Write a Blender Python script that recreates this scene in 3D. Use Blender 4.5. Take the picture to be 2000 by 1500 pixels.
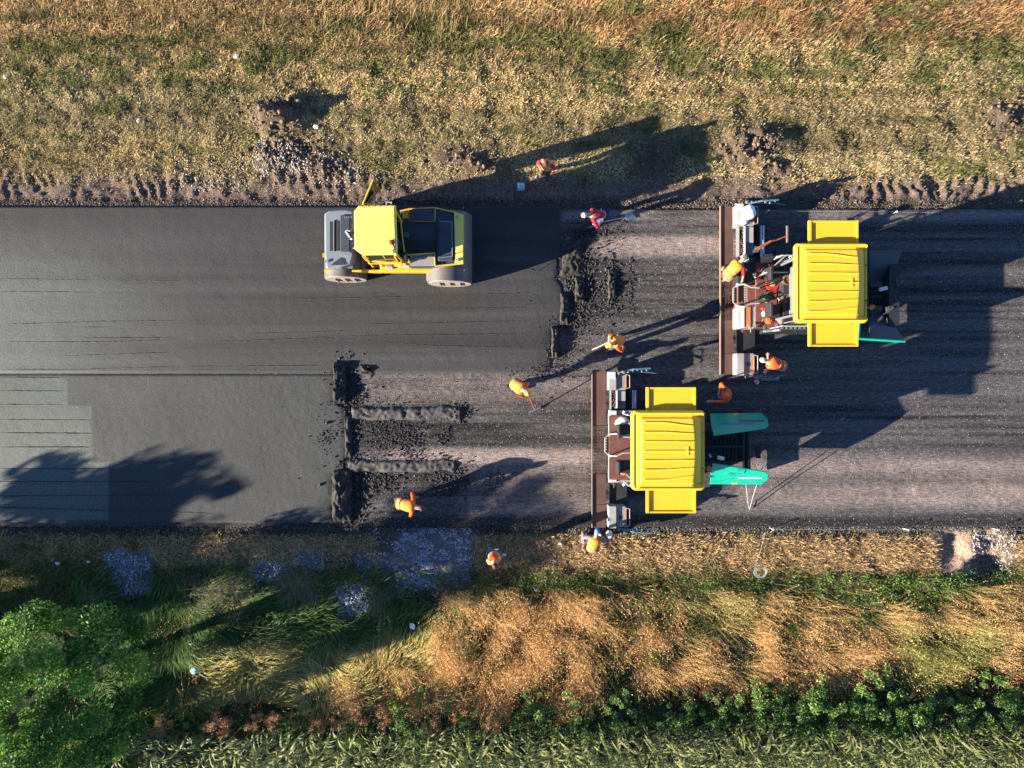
import bpy, math, random
import numpy as np
from mathutils import Vector, Matrix
random.seed(7); RNG = np.random.default_rng(11)
SC = bpy.context.scene
for o in list(bpy.data.objects): bpy.data.objects.remove(o)
COL = SC.collection
# ------------------------------------------------------------------ camera, world, sun
CH = 22.0                       # drone height over the road, metres
KF = 1320.0                     # photograph pixels per unit of tangent
cam = bpy.data.cameras.new('camera'); camo = bpy.data.objects.new('camera', cam); COL.objects.link(camo)
camo.location = (0, 0, CH); camo.rotation_euler = (0, 0, 0)
cam.sensor_width = 36; cam.lens = 36 * KF / 2000; cam.clip_end = 800; cam.clip_start = .1
SC.camera = camo
SUN_EL, SH_AZ = math.radians(16.0), math.radians(18.5)      # shadows fall to the right and slightly up
w = bpy.data.worlds.new("World"); SC.world = w; w.use_nodes = True
nt = w.node_tree; nt.nodes.clear()
sky = nt.nodes.new('ShaderNodeTexSky'); sky.sky_type = 'NISHITA'; sky.sun_disc = False
sky.sun_elevation = SUN_EL
sky.sun_rotation = math.radians(270) - SH_AZ
sky.ozone_density = 3.0; sky.air_density = 1.0; sky.dust_density = 0; sky.altitude = 6000
bg = nt.nodes.new('ShaderNodeBackground'); bg.inputs[1].default_value = 0.085
wo = nt.nodes.new('ShaderNodeOutputWorld'); nt.links.new(sky.outputs[0], bg.inputs[0]); nt.links.new(bg.outputs[0], wo.inputs[0])
sl = bpy.data.lights.new('sun', 'SUN'); sl.energy = 5.0; sl.angle = math.radians(.5); sl.color = (1.0, .88, .72)
so = bpy.data.objects.new('sun', sl); COL.objects.link(so)
tosun = Vector((-math.cos(SH_AZ) * math.cos(SUN_EL), -math.sin(SH_AZ) * math.cos(SUN_EL), math.sin(SUN_EL)))
so.rotation_euler = tosun.to_track_quat('Z', 'Y').to_euler(); so.location = tosun * 60
SC.view_settings.view_transform = 'Standard'; SC.view_settings.look = 'None'
SC.view_settings.exposure = 2.05; SC.view_settings.gamma = 1; SC.view_settings.use_curve_mapping = False
SC.render.engine = 'CYCLES'
# ------------------------------------------------------------------ helpers
def K(z): return (CH - z) / KF
def P(px, py, z=0): return Vector(((px - 1000) * K(z), (750 - py) * K(z), z))
def tag(o, label=None, cat=None, group=None, kind=None):
    if label: o['label'] = label
    if cat: o['category'] = cat
    if group: o['group'] = group
    if kind: o['kind'] = kind
    return o
def thing(name, loc, label, cat, group=None, rz=0):
    o = bpy.data.objects.new(name, None); COL.objects.link(o)
    o.location = loc; o.rotation_euler = (0, 0, rz); o.empty_display_size = .3
    return tag(o, label, cat, group)
def attach(o, parent, local=False):
    if parent is None: return o
    o.parent = parent
    if not local and parent.type == 'EMPTY':
        o.matrix_parent_inverse = Matrix.Translation(-parent.location)
    return o
class MB:
    def __init__(s): s.v = []; s.f = []
    def add(s, vs, fs):
        n = len(s.v); s.v += [tuple(p) for p in vs]; s.f += [tuple(i + n for i in f) for f in fs]; return s
    def box(s, x0, x1, y0, y1, z0, z1):
        if x0 > x1: x0, x1 = x1, x0
        if y0 > y1: y0, y1 = y1, y0
        return s.add([(x0,y0,z0),(x1,y0,z0),(x1,y1,z0),(x0,y1,z0),(x0,y0,z1),(x1,y0,z1),(x1,y1,z1),(x0,y1,z1)],
                     [(3,2,1,0),(4,5,6,7),(0,1,5,4),(1,2,6,5),(2,3,7,6),(3,0,4,7)])
    def bpx(s, a, b, c, d, z0, z1):       # footprint read off the photograph at the height of its top face
        p, q = P(a, c, z1), P(b, d, z1); return s.box(p.x, q.x, p.y, q.y, z0, z1)
    def prism(s, poly, z0, z1):
        n = len(poly)
        a = sum(poly[i][0]*poly[(i+1)%n][1]-poly[(i+1)%n][0]*poly[i][1] for i in range(n))
        if a < 0: poly = poly[::-1]
        zt = z1 if isinstance(z1, (list, tuple)) else [z1]*n
        if a < 0 and isinstance(z1, (list, tuple)): zt = zt[::-1]
        vs = [(p[0],p[1],z0) for p in poly] + [(p[0],p[1],zt[i]) for i,p in enumerate(poly)]
        return s.add(vs, [tuple(range(n))[::-1], tuple(range(n,2*n))] + [(i,(i+1)%n,n+(i+1)%n,n+i) for i in range(n)])
    def slab(s, pts, t):                  # tilted plate: 3-D polygon with thickness t
        pts = [Vector(p) for p in pts]; n = len(pts)
        nm = (pts[1]-pts[0]).cross(pts[2]-pts[0]).normalized()
        if nm.z < 0: pts = pts[::-1]; nm = -nm
        return s.add([p - nm*t for p in pts] + pts, [tuple(range(n))[::-1], tuple(range(n,2*n))] + [(i,(i+1)%n,n+(i+1)%n,n+i) for i in range(n)])
    def cyl(s, a, b, r0, r1=None, n=12):
        a, b = Vector(a), Vector(b); r1 = r0 if r1 is None else r1
        d = (b-a).normalized(); u = d.orthogonal().normalized(); v = d.cross(u)
        vs = []
        for c, r in ((a,r0),(b,r1)):
            for i in range(n):
                t = 2*math.pi*i/n; vs.append(c + (u*math.cos(t)+v*math.sin(t))*r)
        return s.add(vs, [(i,(i+1)%n,n+(i+1)%n,n+i) for i in range(n)] + [tuple(range(n))[::-1], tuple(range(n,2*n))])
    def tube(s, pts, r, n=6):   # chained rods
        for a, b in zip(pts[:-1], pts[1:]): s.cyl(a, b, r, r, n)
        return s
    def ball(s, c, r, n=10, m=7, rz=None, nz=0, seed=0):
        rz = rz or r; c = Vector(c); rr = random.Random(seed); vs = [c+Vector((0,0,-rz))]
        rx, ry = (r if isinstance(r,(tuple,list)) else (r,r)) if not isinstance(r,(int,float)) else (r,r)
        vs = []
        for j in range(m+1):
            ph = -math.pi/2 + math.pi*j/m
            for i in range(n):
                t = 2*math.pi*i/n; q = 1 + (rr.uniform(-nz,nz) if 0<j<m else 0)
                vs.append(c + Vector((rx*math.cos(ph)*math.cos(t)*q, ry*math.cos(ph)*math.sin(t)*q, rz*math.sin(ph)*q)))
        fs = [(j*n+i, j*n+(i+1)%n, (j+1)*n+(i+1)%n, (j+1)*n+i) for j in range(m) for i in range(n)]
        return s.add(vs, fs)
    def mesh(s, name, mat, smooth=False):
        me = bpy.data.meshes.new(name); me.from_pydata(s.v, [], s.f); me.materials.append(mat)
        if smooth: me.shade_smooth()
        me.update(); return me
    def build(s, name, mat, parent=None, bevel=0, smooth=False, local=False):
        o = bpy.data.objects.new(name, s.mesh(name, mat, smooth)); COL.objects.link(o)
        if bevel:
            m = o.modifiers.new('bevel', 'BEVEL'); m.width = bevel; m.segments = 2; m.limit_method = 'ANGLE'
        return attach(o, parent, local)
# smooth value noise
_T = np.random.default_rng(3).random((256, 256))
def vn(x, y, seed=0):
    x = np.asarray(x, float) + seed*17.3; y = np.asarray(y, float) + seed*31.7
    xi = np.floor(x).astype(int); yi = np.floor(y).astype(int); fx = x-xi; fy = y-yi
    fx = fx*fx*(3-2*fx); fy = fy*fy*(3-2*fy)
    a = _T[xi & 255, yi & 255]; b = _T[(xi+1) & 255, yi & 255]; c = _T[xi & 255, (yi+1) & 255]; d = _T[(xi+1) & 255, (yi+1) & 255]
    return (a*(1-fx)+b*fx)*(1-fy) + (c*(1-fx)+d*fx)*fy
def fbm(x, y, seed=0, o=4):
    s = 0; a = .5; t = 0
    for i in range(o): s = s + a*vn(x*2**i, y*2**i, seed+i); t += a; a *= .5
    return s/t
def sm(a, b, x): t = np.clip((x-a)/(b-a), 0, 1); return t*t*(3-2*t)
def boxm(u, v, u0, u1, v0, v1, f=12):
    return sm(u0-f,u0+f,u)*(1-sm(u1-f,u1+f,u))*sm(v0-f,v0+f,v)*(1-sm(v1-f,v1+f,v))
def U(x): return 1000+60*np.asarray(x)
def V(y): return 750-60*np.asarray(y)
def cc(*c): return np.array(c, float)
def lerp(a, b, t): t = np.asarray(t)[..., None]; return a*(1-t)+b*t
# ------------------------------------------------------------------ materials
def principled(name):
    m = bpy.data.materials.new(name); m.use_nodes = True; n = m.node_tree
    return m, n, n.nodes['Principled BSDF']
def nd(n, t, **kw):
    x = n.nodes.new(t)
    for k, v in kw.items():
        if k.startswith('i_'): x.inputs[k[2:].replace('_', ' ')].default_value = v
        else: setattr(x, k, v)
    return x
def paint(name, col, rough=.45, metal=0, var=.25, dirt=(.10,.085,.07), dirtamt=.25, scale=3., bump=.02, coat=0):
    m, n, b = principled(name); L = n.links.new
    tc = nd(n, 'ShaderNodeTexCoord')
    a = nd(n, 'ShaderNodeTexNoise'); a.inputs['Scale'].default_value = scale; a.inputs['Detail'].default_value = 6
    c = nd(n, 'ShaderNodeTexNoise'); c.inputs['Scale'].default_value = 45; c.inputs['Detail'].default_value = 3
    L(tc.outputs['Object'], a.inputs['Vector']); L(tc.outputs['Object'], c.inputs['Vector'])
    r = nd(n, 'ShaderNodeValToRGB'); r.color_ramp.elements[0].position = .48; r.color_ramp.elements[1].position = .78
    mx = nd(n, 'ShaderNodeMath', operation='MULTIPLY'); mx.inputs[1].default_value = dirtamt
    L(a.outputs['Fac'], r.inputs['Fac']); L(r.outputs['Color'], mx.inputs[0])
    mr = nd(n, 'ShaderNodeMapRange'); mr.inputs['To Min'].default_value = 1-var*.5; mr.inputs['To Max'].default_value = 1+var*.5
    L(c.outputs['Fac'], mr.inputs['Value'])
    mul = nd(n, 'ShaderNodeMix', data_type='RGBA', blend_type='MULTIPLY'); mul.inputs[0].default_value = 1
    mul.inputs[6].default_value = (*col, 1); L(mr.outputs[0], mul.inputs[7])
    mix = nd(n, 'ShaderNodeMix', data_type='RGBA'); L(mx.outputs[0], mix.inputs[0]); L(mul.outputs[2], mix.inputs[6]); mix.inputs[7].default_value = (*dirt, 1)
    L(mix.outputs[2], b.inputs['Base Color'])
    rr = nd(n, 'ShaderNodeMapRange'); rr.inputs['To Min'].default_value = max(.05, rough-.1); rr.inputs['To Max'].default_value = min(1, rough+.2)
    L(a.outputs['Fac'], rr.inputs['Value']); L(rr.outputs[0], b.inputs['Roughness'])
    b.inputs['Metallic'].default_value = metal; b.inputs['Coat Weight'].default_value = coat
    if bump:
        bp = nd(n, 'ShaderNodeBump'); bp.inputs['Strength'].default_value = .35; bp.inputs['Distance'].default_value = bump
        L(c.outputs['Fac'], bp.inputs['Height']); L(bp.outputs[0], b.inputs['Normal'])
    return m
def vcol(name, rough=.8, trans=0, spec=.3, fine=0, fsc=60, bump=0, specks=0, speckcol=(.5,.46,.42), ani=None, spsc=30, spth=.78):
    """colour comes from the mesh's own Col attribute, grain from nodes"""
    m, n, b = principled(name); L = n.links.new
    at = nd(n, 'ShaderNodeAttribute', attribute_name='Col'); out = at.outputs['Color']
    tc = nd(n, 'ShaderNodeTexCoord')
    if fine:
        a = nd(n, 'ShaderNodeTexNoise'); a.inputs['Scale'].default_value = fsc; a.inputs['Detail'].default_value = 4; a.inputs['Roughness'].default_value = .7
        if ani:
            mp = nd(n, 'ShaderNodeMapping'); mp.inputs['Scale'].default_value = ani; L(tc.outputs['Object'], mp.inputs['Vector']); L(mp.outputs[0], a.inputs['Vector'])
        else: L(tc.outputs['Object'], a.inputs['Vector'])
        mr = nd(n, 'ShaderNodeMapRange'); mr.inputs['From Min'].default_value = .25; mr.inputs['From Max'].default_value = .75
        mr.inputs['To Min'].default_value = 1-fine; mr.inputs['To Max'].default_value = 1+fine; L(a.outputs['Fac'], mr.inputs['Value'])
        mul = nd(n, 'ShaderNodeMix', data_type='RGBA', blend_type='MULTIPLY'); mul.inputs[0].default_value = 1
        L(out, mul.inputs[6]); L(mr.outputs[0], mul.inputs[7]); out = mul.outputs[2]
        if bump:
            bp = nd(n, 'ShaderNodeBump'); bp.inputs['Strength'].default_value = 1; bp.inputs['Distance'].default_value = bump
            a2 = nd(n, 'ShaderNodeTexNoise'); a2.inputs['Scale'].default_value = 24; a2.inputs['Detail'].default_value = 5; a2.inputs['Roughness'].default_value = .65
            L(tc.outputs['Object'], a2.inputs['Vector']); ad = nd(n, 'ShaderNodeMath', operation='ADD'); L(a.outputs['Fac'], ad.inputs[0]); L(a2.outputs['Fac'], ad.inputs[1])
            L(ad.outputs[0], bp.inputs['Height']); L(bp.outputs[0], b.inputs['Normal'])
    if specks:
        v = nd(n, 'ShaderNodeTexNoise'); v.inputs['Scale'].default_value = spsc; v.inputs['Detail'].default_value = 2; L(tc.outputs['Object'], v.inputs['Vector'])
        rp = nd(n, 'ShaderNodeMapRange'); rp.inputs['From Min'].default_value = spth-.06; rp.inputs['From Max'].default_value = spth; L(v.outputs['Fac'], rp.inputs['Value'])
        mm = nd(n, 'ShaderNodeMath', operation='MULTIPLY'); mm.inputs[1].default_value = specks; L(rp.outputs[0], mm.inputs[0])
        mix = nd(n, 'ShaderNodeMix', data_type='RGBA'); L(mm.outputs[0], mix.inputs[0]); L(out, mix.inputs[6]); mix.inputs[7].default_value = (*speckcol, 1); out = mix.outputs[2]
    L(out, b.inputs['Base Color']); b.inputs['Roughness'].default_value = rough; b.inputs['Specular IOR Level'].default_value = spec
    if trans:
        tr = nd(n, 'ShaderNodeBsdfTranslucent'); L(out, tr.inputs['Color']); ms = nd(n, 'ShaderNodeMixShader'); ms.inputs[0].default_value = trans
        mo = n.nodes['Material Output']; L(b.outputs[0], ms.inputs[1]); L(tr.outputs[0], ms.inputs[2]); L(ms.outputs[0], mo.inputs[0])
    return m
M = {
 'yellow': paint('yellow_paint', (.76,.445,.018), .5, var=.14, dirtamt=.35, dirt=(.50,.31,.05), bump=.002),
 'ryellow': paint('roller_yellow_paint', (.88,.68,.13), .45, var=.08, dirtamt=.1, dirt=(.5,.42,.2), bump=.002),
 'amber': paint('amber_yellow_paint', (.75,.42,.02), .4, dirtamt=.25, bump=.003),
 'teal': paint('teal_green_paint', (.0,.34,.24), .4, var=.12, dirtamt=.12, bump=.002),
 'grey': paint('machine_grey', (.14,.145,.15), .5, dirtamt=.35),
 'bluegrey': paint('blue_grey_paint', (.20,.235,.26), .3, var=.1, dirtamt=.2, bump=.002),
 'navy': paint('dark_blue_grey_deck', (.035,.045,.065), .5, dirtamt=.2),
 'light': paint('pale_grey_steel', (.33,.33,.32), .5, var=.6, dirtamt=.7, dirt=(.22,.17,.13)),
 'white': paint('white_panel', (.58,.58,.57), .5, var=.3, dirtamt=.5, dirt=(.3,.24,.18)),
 'rust': paint('rusty_steel', (.085,.042,.036), .8, var=.6, dirtamt=.5, dirt=(.16,.075,.04), scale=5),
 'rustlip': paint('pale_worn_edge', (.22,.15,.12), .7, var=.4, dirtamt=.3),
 'reddeck': paint('red_brown_deck', (.13,.045,.035), .75, var=.7, dirtamt=.5, dirt=(.2,.12,.08), scale=8),
 'black': paint('black_steel', (.018,.018,.02), .6, dirtamt=.25, dirt=(.06,.05,.045)),
 'rubber': paint('rubber', (.02,.02,.02), .85, dirtamt=.4, dirt=(.07,.06,.05)),
 'steel': paint('bare_steel', (.5,.52,.54), .28, metal=.9, var=.2, dirtamt=.15),
 'drum': paint('dusty_steel_drum', (.10,.095,.09), .5, metal=.2, var=.3, dirtamt=.4, dirt=(.25,.2,.15)),
 'tan': paint('dusty_beige_drum_side', (.30,.25,.20), .7, var=.3, dirtamt=.3),
 'tread': paint('speckled_tread_plate', (.27,.25,.24), .6, var=1.0, dirtamt=.5, scale=20),
 'orange': paint('orange_paint', (.62,.17,.05), .6, dirtamt=.4),
 'red': paint('red_paint', (.50,.03,.02), .5, dirtamt=.3),
 'cyan': paint('blue_paint', (.05,.15,.21), .45, dirtamt=.3),
 'green': paint('green_hose', (.03,.22,.10), .5, dirtamt=.2),
 'beacon': paint('amber_lens', (.85,.20,.02), .2, dirtamt=0, bump=0),
 'beaconred': paint('red_lens', (.45,.02,.03), .2, dirtamt=0, bump=0),
 'bag': paint('white_plastic_bag', (.78,.76,.76), .5, var=.1, dirtamt=.15, dirt=(.5,.42,.4), bump=.03),
 'wood': paint('pale_wooden_handle', (.55,.43,.26), .6, dirtamt=.2),
 'redwood': paint('red_wooden_handle', (.50,.10,.05), .6, dirtamt=.2),
 'skin': paint('skin', (.48,.26,.17), .6, var=.1, dirtamt=0, bump=0),
 'hair': paint('dark_hair', (.03,.02,.015), .8, dirtamt=0),
 'fair': paint('fair_hair', (.55,.46,.36), .8, dirtamt=0),
 'brownhair': paint('brown_hair', (.10,.04,.025), .8, dirtamt=0),
 'vest': paint('orange_hi_vis_cloth', (.80,.10,.012), .8, var=.15, dirtamt=.12, dirt=(.7,.35,.05)),
 'vesty': paint('yellow_orange_hi_vis_cloth', (.85,.25,.02), .8, var=.2, dirtamt=.5, dirt=(.85,.14,.02)),
 'strip': paint('reflective_strip', (.50,.34,.20), .4, dirtamt=.1),
 'redshirt': paint('crimson_shirt', (.50,.012,.03), .85, dirtamt=.1),
 'navycloth': paint('navy_cloth', (.03,.05,.11), .9, dirtamt=.2),
 'darkcloth': paint('dark_work_trousers', (.05,.045,.045), .9, dirtamt=.3),
 'browncloth': paint('dusty_brown_trousers', (.22,.16,.12), .9, dirtamt=.3),
 'jeans': paint('blue_jeans', (.08,.17,.30), .9, dirtamt=.2),
 'bluecap': paint('blue_cap_cloth', (.08,.22,.42), .8, dirtamt=.1),
 'orangecap': paint('orange_cap_cloth', (.85,.38,.05), .8, dirtamt=.1),
 'boot': paint('dusty_boots', (.10,.08,.06), .85, dirtamt=.4),
 'mauve': paint('mauve_jacket_cloth', (.24,.13,.15), .9, dirtamt=.2),
 'canister': paint('pale_blue_plastic', (.26,.52,.62), .4, dirtamt=.1),
 'rope': paint('pale_rope', (.30,.33,.33), .8, dirtamt=.1),
 'cardboard': paint('brown_cardboard', (.30,.22,.14), .85, dirtamt=.2),
 'paper': paint('white_litter', (.75,.78,.8), .7, dirtamt=.1),
 'wingdecal': paint('dark_teal_stripe', (.0,.13,.13), .5, dirtamt=0, bump=0),
 'bluedecal': paint('blue_print', (.02,.14,.42), .5, dirtamt=0, bump=0),
 'greydecal': paint('pale_grey_stripe', (.32,.36,.30), .5, dirtamt=0, bump=0),
 'seat': paint('brown_seat_cover', (.10,.06,.035), .8, dirtamt=.4, dirt=(.35,.22,.08)),
 'bark': paint('bark', (.09,.065,.045), .9, var=.6),
 'clod': paint('fresh_asphalt_lumps', (.022,.021,.021), .75, var=1.0, dirtamt=.2, bump=.03),
}
gm, gn, gb = principled('cab_glass'); gb.inputs['Base Color'].default_value = (.05,.05,.05,1); gb.inputs['Roughness'].default_value = .05
gb.inputs['Base Color'].default_value = (.02,.02,.025,1); M['glass'] = gm
M['ground'] = vcol('soil_and_thatch', .95, fine=.7, fsc=14, bump=.05, spec=.1, specks=.35, speckcol=(.34,.30,.25), spsc=55, spth=.66)
M['milled'] = vcol('milled_road', .85, fine=.8, fsc=5, ani=(1.0, 4., 1), bump=.02, spec=.2, specks=.5, speckcol=(.30,.26,.24), spsc=17, spth=.67)
M['mat'] = vcol('fresh_asphalt_mat', .75, fine=.55, fsc=18, bump=.006, spec=.4)
M['grass'] = vcol('grass_blades', .75, trans=.25, spec=.15)
M['leaf'] = vcol('leaves', .6, trans=.3, spec=.25)
M['stone'] = vcol('crushed_stone', .8, fine=.2, fsc=30, spec=.3)
# ------------------------------------------------------------------ big numpy meshes
def npmesh(name, verts, faces, mat, cols=None, smooth=False, parent=None):
    faces = np.asarray(faces, np.int32); verts = np.asarray(verts, np.float32)
    me = bpy.data.meshes.new(name); k = faces.shape[1]
    me.vertices.add(len(verts)); me.vertices.foreach_set('co', verts.ravel())
    me.loops.add(faces.size); me.loops.foreach_set('vertex_index', faces.ravel())
    me.polygons.add(len(faces)); me.polygons.foreach_set('loop_start', np.arange(0, faces.size, k, dtype=np.int32))
    me.polygons.foreach_set('loop_total', np.full(len(faces), k, np.int32))
    me.update(calc_edges=True)
    if smooth: me.polygons.foreach_set('use_smooth', np.ones(len(faces), bool))
    if cols is not None:
        a = me.color_attributes.new('Col', 'FLOAT_COLOR', 'POINT')
        c = np.ones((len(verts), 4), np.float32); c[:, :3] = np.clip(cols, 0, 1); a.data.foreach_set('color', c.ravel())
    me.materials.append(mat)
    o = bpy.data.objects.new(name, me); COL.objects.link(o); return attach(o, parent)
def gridfaces(nx, ny):
    i = np.arange(nx*ny).reshape(ny, nx)
    return np.stack([i[:-1,:-1], i[:-1,1:], i[1:,1:], i[1:,:-1]], -1).reshape(-1, 4)
# ------------------------------------------------------------------ ground
GRAV = [(203,297,1075,1176),(472,562,1102,1152),(632,718,1146,1218),(775,925,1034,1150),(575,625,1075,1110),(60,85,1140,1165),(700,770,1080,1215)]
MOUND = [(540,232,42,30,.55),(590,205,22,18,.25),(560,300,60,32,.16),(640,330,55,22,.14),(940,320,50,16,.16),(1478,278,42,30,.42),(1440,300,35,25,.2),(1515,330,30,18,.12),(880,310,40,12,.08),(1280,310,50,40,.12),(1960,230,40,30,.15)]
def bump2(u, v, a, b, ra, rb): return np.exp(-(((u-a)/ra)**2 + ((v-b)/rb)**2))
def gheight(x, y):
    u, v = U(x), V(y); z = np.zeros_like(u) - .035
    top = 1-sm(385, 405, v)
    rough = (fbm(x*1.2, y*1.2, 5)-.5)*.20 + (fbm(x*4, y*4, 9, 3)-.5)*.13
    tz = rough + .02 + .12*sm(330, 0, v)
    # lug prints of the machines along the road edge
    tr = boxm(u, v, -500, 600, 338, 385, 10)*(vn(x*1.2,y*0,8)>.3) + boxm(u, v, 1560, 2400, 345, 388, 10) + boxm(u,v,600,760,330,388,10)*.8
    tz = tz + tr*(.055*np.sin(x*2*np.pi/.37 + y*2 + 14*fbm(x*.6,y*1.2,4))*np.clip(fbm(x*1.1,y*3,6)*3.2-1.1,0,1) + .10*(fbm(x*4,y*4,2)-.5))
    for a,b,ra,rb,h in MOUND:
        tz = tz + h*bump2(u,v,a,b,ra,rb)*(.1+1.7*fbm(x*3.0,y*3.0,13,4)) 
    z = z + top*tz
    bot = sm(1026, 1045, v)
    bz = rough*1.2 - .02 - .45*sm(1060, 1210, v)*(.8+.2*sm(900,500,u)) + .25*sm(1330,1420,v)
    for a,b,c,d in GRAV: bz = bz - .04*boxm(u,v,a,b,c,d,6)
    bz = bz - .35*bump2(u,v,1862,1075,28,34) - .55*bump2(u,v,1945,1105,40,30) + .1*bump2(u,v,1905,1075,25,30)
    return z + bot*bz
def gcol(x, y):
    u, v = U(x), V(y)
    n1 = fbm(x*1.1, y*1.1, 21); n2 = fbm(x*4, y*4, 23)
    straw = lerp(cc(.215,.155,.085), cc(.12,.10,.05), n1)
    soil = lerp(cc(.20,.145,.115), cc(.10,.075,.065), n2)
    dark = cc(.035,.033,.033); green = cc(.045,.06,.025)
    c = straw
    c = lerp(c, soil, sm(318,352,v+30*(n2-.5))*(1-sm(400,402,v)))
    for a,b,ra,rb,h in MOUND: c = lerp(c, lerp(cc(.16,.115,.08), cc(.07,.05,.035), n2), np.clip(1.6*bump2(u,v,a,b,ra*1.1,rb*1.1)-.2,0,1))
    c = lerp(c, cc(.05,.04,.04), sm(378,395,v)*(1-sm(396,405,v))*.6)
    low = lerp(lerp(cc(.20,.14,.08), cc(.1,.085,.045), n1), green, sm(1085,1140,v+60*(n1-.5)))
    low = lerp(low, green, boxm(u,v,-900,850,1085,1500,30)*.8)
    low = lerp(low, dark, (1-sm(1036,1054,v+14*(n2-.5)))*.85)
    low = lerp(low, cc(.09,.075,.065), boxm(u,v,690,930,1030,1160,20))
    low = lerp(low, cc(.33,.235,.175), np.clip(boxm(u,v,1815,1960,1036,1120,12)*1.2,0,1))
    for a,b,cc_,d in GRAV: low = lerp(low, cc(.17,.18,.20), boxm(u+40*(n2-.5),v+40*(n1-.5),a,b,cc_,d,6)*.8)
    c = lerp(c, low, sm(1000,1001,v))
    return np.clip(c, 0, 1)
def axis(lo, hi, st, far, grow=1.45):
    a = list(np.arange(lo, hi+1e-6, st)); s = st
    l, h = a[0], a[-1]; L_, H_ = [], []
    while h < far: s *= grow; h += s; l -= s; H_.append(h); L_.append(l)
    return np.array(L_[::-1] + a + H_)
gx = axis(-19, 19, .06, 300)
gy = np.concatenate([[-300,-200,-130,-80,-50,-35,-25,-18,-15], np.arange(-13.5, -4.4, .055), np.arange(-4.35, 5.6, .5), np.arange(5.75, 13.6, .055), [15,18,25,35,50,80,130,200,300]])
X, Y = np.meshgrid(gx, gy); Z = gheight(X, Y)
rd = (V(Y) > 402) & (V(Y) < 1030); Z = np.where(rd, -.08, Z)
o = npmesh('ground', np.stack([X, Y, Z], -1).reshape(-1, 3), gridfaces(len(gx), len(gy)), M['ground'], gcol(X, Y).reshape(-1, 3), smooth=True)
tag(o, kind='structure')
# ------------------------------------------------------------------ milled road and fresh mats
def milled_col(x, y):
    u, v = U(x), V(y)
    st = fbm(x*.25, y*9, 31, 3); s2 = fbm(x*.12, y*2.2, 33, 3); n = fbm(x*1.5, y*3, 35)
    c = lerp(cc(.022,.022,.023), cc(.120,.112,.112), np.clip((1.2*st+.8*s2+.2*n-.62)*1.35,0,1))
    pink = cc(.34,.265,.235)
    b = boxm(u,v,1100,1440,462,500,9)*.85 + boxm(u,v,1100,3200,408,430,6)*.5*(vn(x*.6,y*3,3)) + boxm(u,v,760,1160,876,905,8)*.9 + boxm(u,v,690,1150,728,790,16)*.25 \
      + boxm(u,v,900,1160,900,1010,25)*.35 + boxm(u,v,1440,3200,893,930,14)*.6 + boxm(u,v,1440,3200,945,990,14)*.5 + boxm(u,v,690,790,880,900,8)*.2 + boxm(u,v,1770,3200,930,990,12)*.25
    c = lerp(c, pink, np.clip(b*(.45+1.1*n), 0, .95))
    dk = bump2(u,v,1130,500,30,45) + bump2(u,v,1135,570,25,45) + bump2(u,v,1195,560,35,45)*.8 + bump2(u,v,760,850,45,28) + bump2(u,v,860,935,70,22)*.8 + bump2(u,v,740,935,35,25)*.8 + bump2(u,v,865,850,20,12) + bump2(u,v,1115,630,40,14)*.8 \
       + boxm(u,v,660,705,705,1020,10)*.9 + boxm(u,v,500,3500,1008,1040,8)*.65 + bump2(u,v,1165,455,40,14)*.6
    c = lerp(c, cc(.024,.023,.023), np.clip(dk*(.4+1.2*n)*1.2, 0, .95))
    return c*.80
mx = np.concatenate([[-300,-100,-40,-20,-12], np.arange(-6.2, 18.6, .05), [19,22,40,100,300]]); my = np.arange(-4.68, 5.74, .0435)
X, Y = np.meshgrid(mx, my)
Z = (fbm(X*.25, Y*7, 41, 2)-.5)*.018 + (fbm(X*8, Y*8, 43, 2)-.5)*.014
Z = np.where(np.abs(X) > 19, -.01, Z); Z[0] = Z[-1] = -.085
o = npmesh('road', np.stack([X, Y, Z], -1).reshape(-1, 3), gridfaces(len(mx), len(my)), M['milled'], milled_col(X, Y).reshape(-1, 3), smooth=True)
tag(o, kind='structure')
def mat_sheet(name, x0, edge, y0, y1, h, colf, st=.05):
    ys = np.arange(y0, y1+1e-6, st); ys[-1] = y1; n = int((6-x0)/st)
    n = 380; t = np.linspace(0, 1, n)
    t = 1-(1-t)**1.35
    ex = np.array([edge(y) for y in ys]); X = x0 + (ex[:, None]-x0)*t[None]; Y = np.repeat(ys[:, None], n, 1)
    Z = h + (fbm(X*.8, Y*.8, 51)-.5)*.02 + (fbm(X*9, Y*9, 53, 2)-.5)*.008
    d = ex[:, None]-X
    Z = Z - .03*np.exp(-d/.12)
    skirt = 1
    Z[:, -1] = -.02; Z[0] = -.02; Z[-1] = -.02
    X[:, -1] = X[:, -1] + .03
    o = npmesh(name, np.stack([X, Y, Z], -1).reshape(-1, 3), gridfaces(n, len(ys)), M['mat'], colf(X, Y).reshape(-1, 3), smooth=True)
    tag(o, kind='structure'); return o
def interp_edge(pts, amp, seed):
    pv = np.array([p[0] for p in pts], float); pu = np.array([p[1] for p in pts], float)
    def f(y):
        v = 750-60*y; return float((np.interp(v, pv, pu)-1000)/60 + (fbm(np.array(y*4.), np.array(0.), seed)-.5)*amp)
    return f
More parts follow.
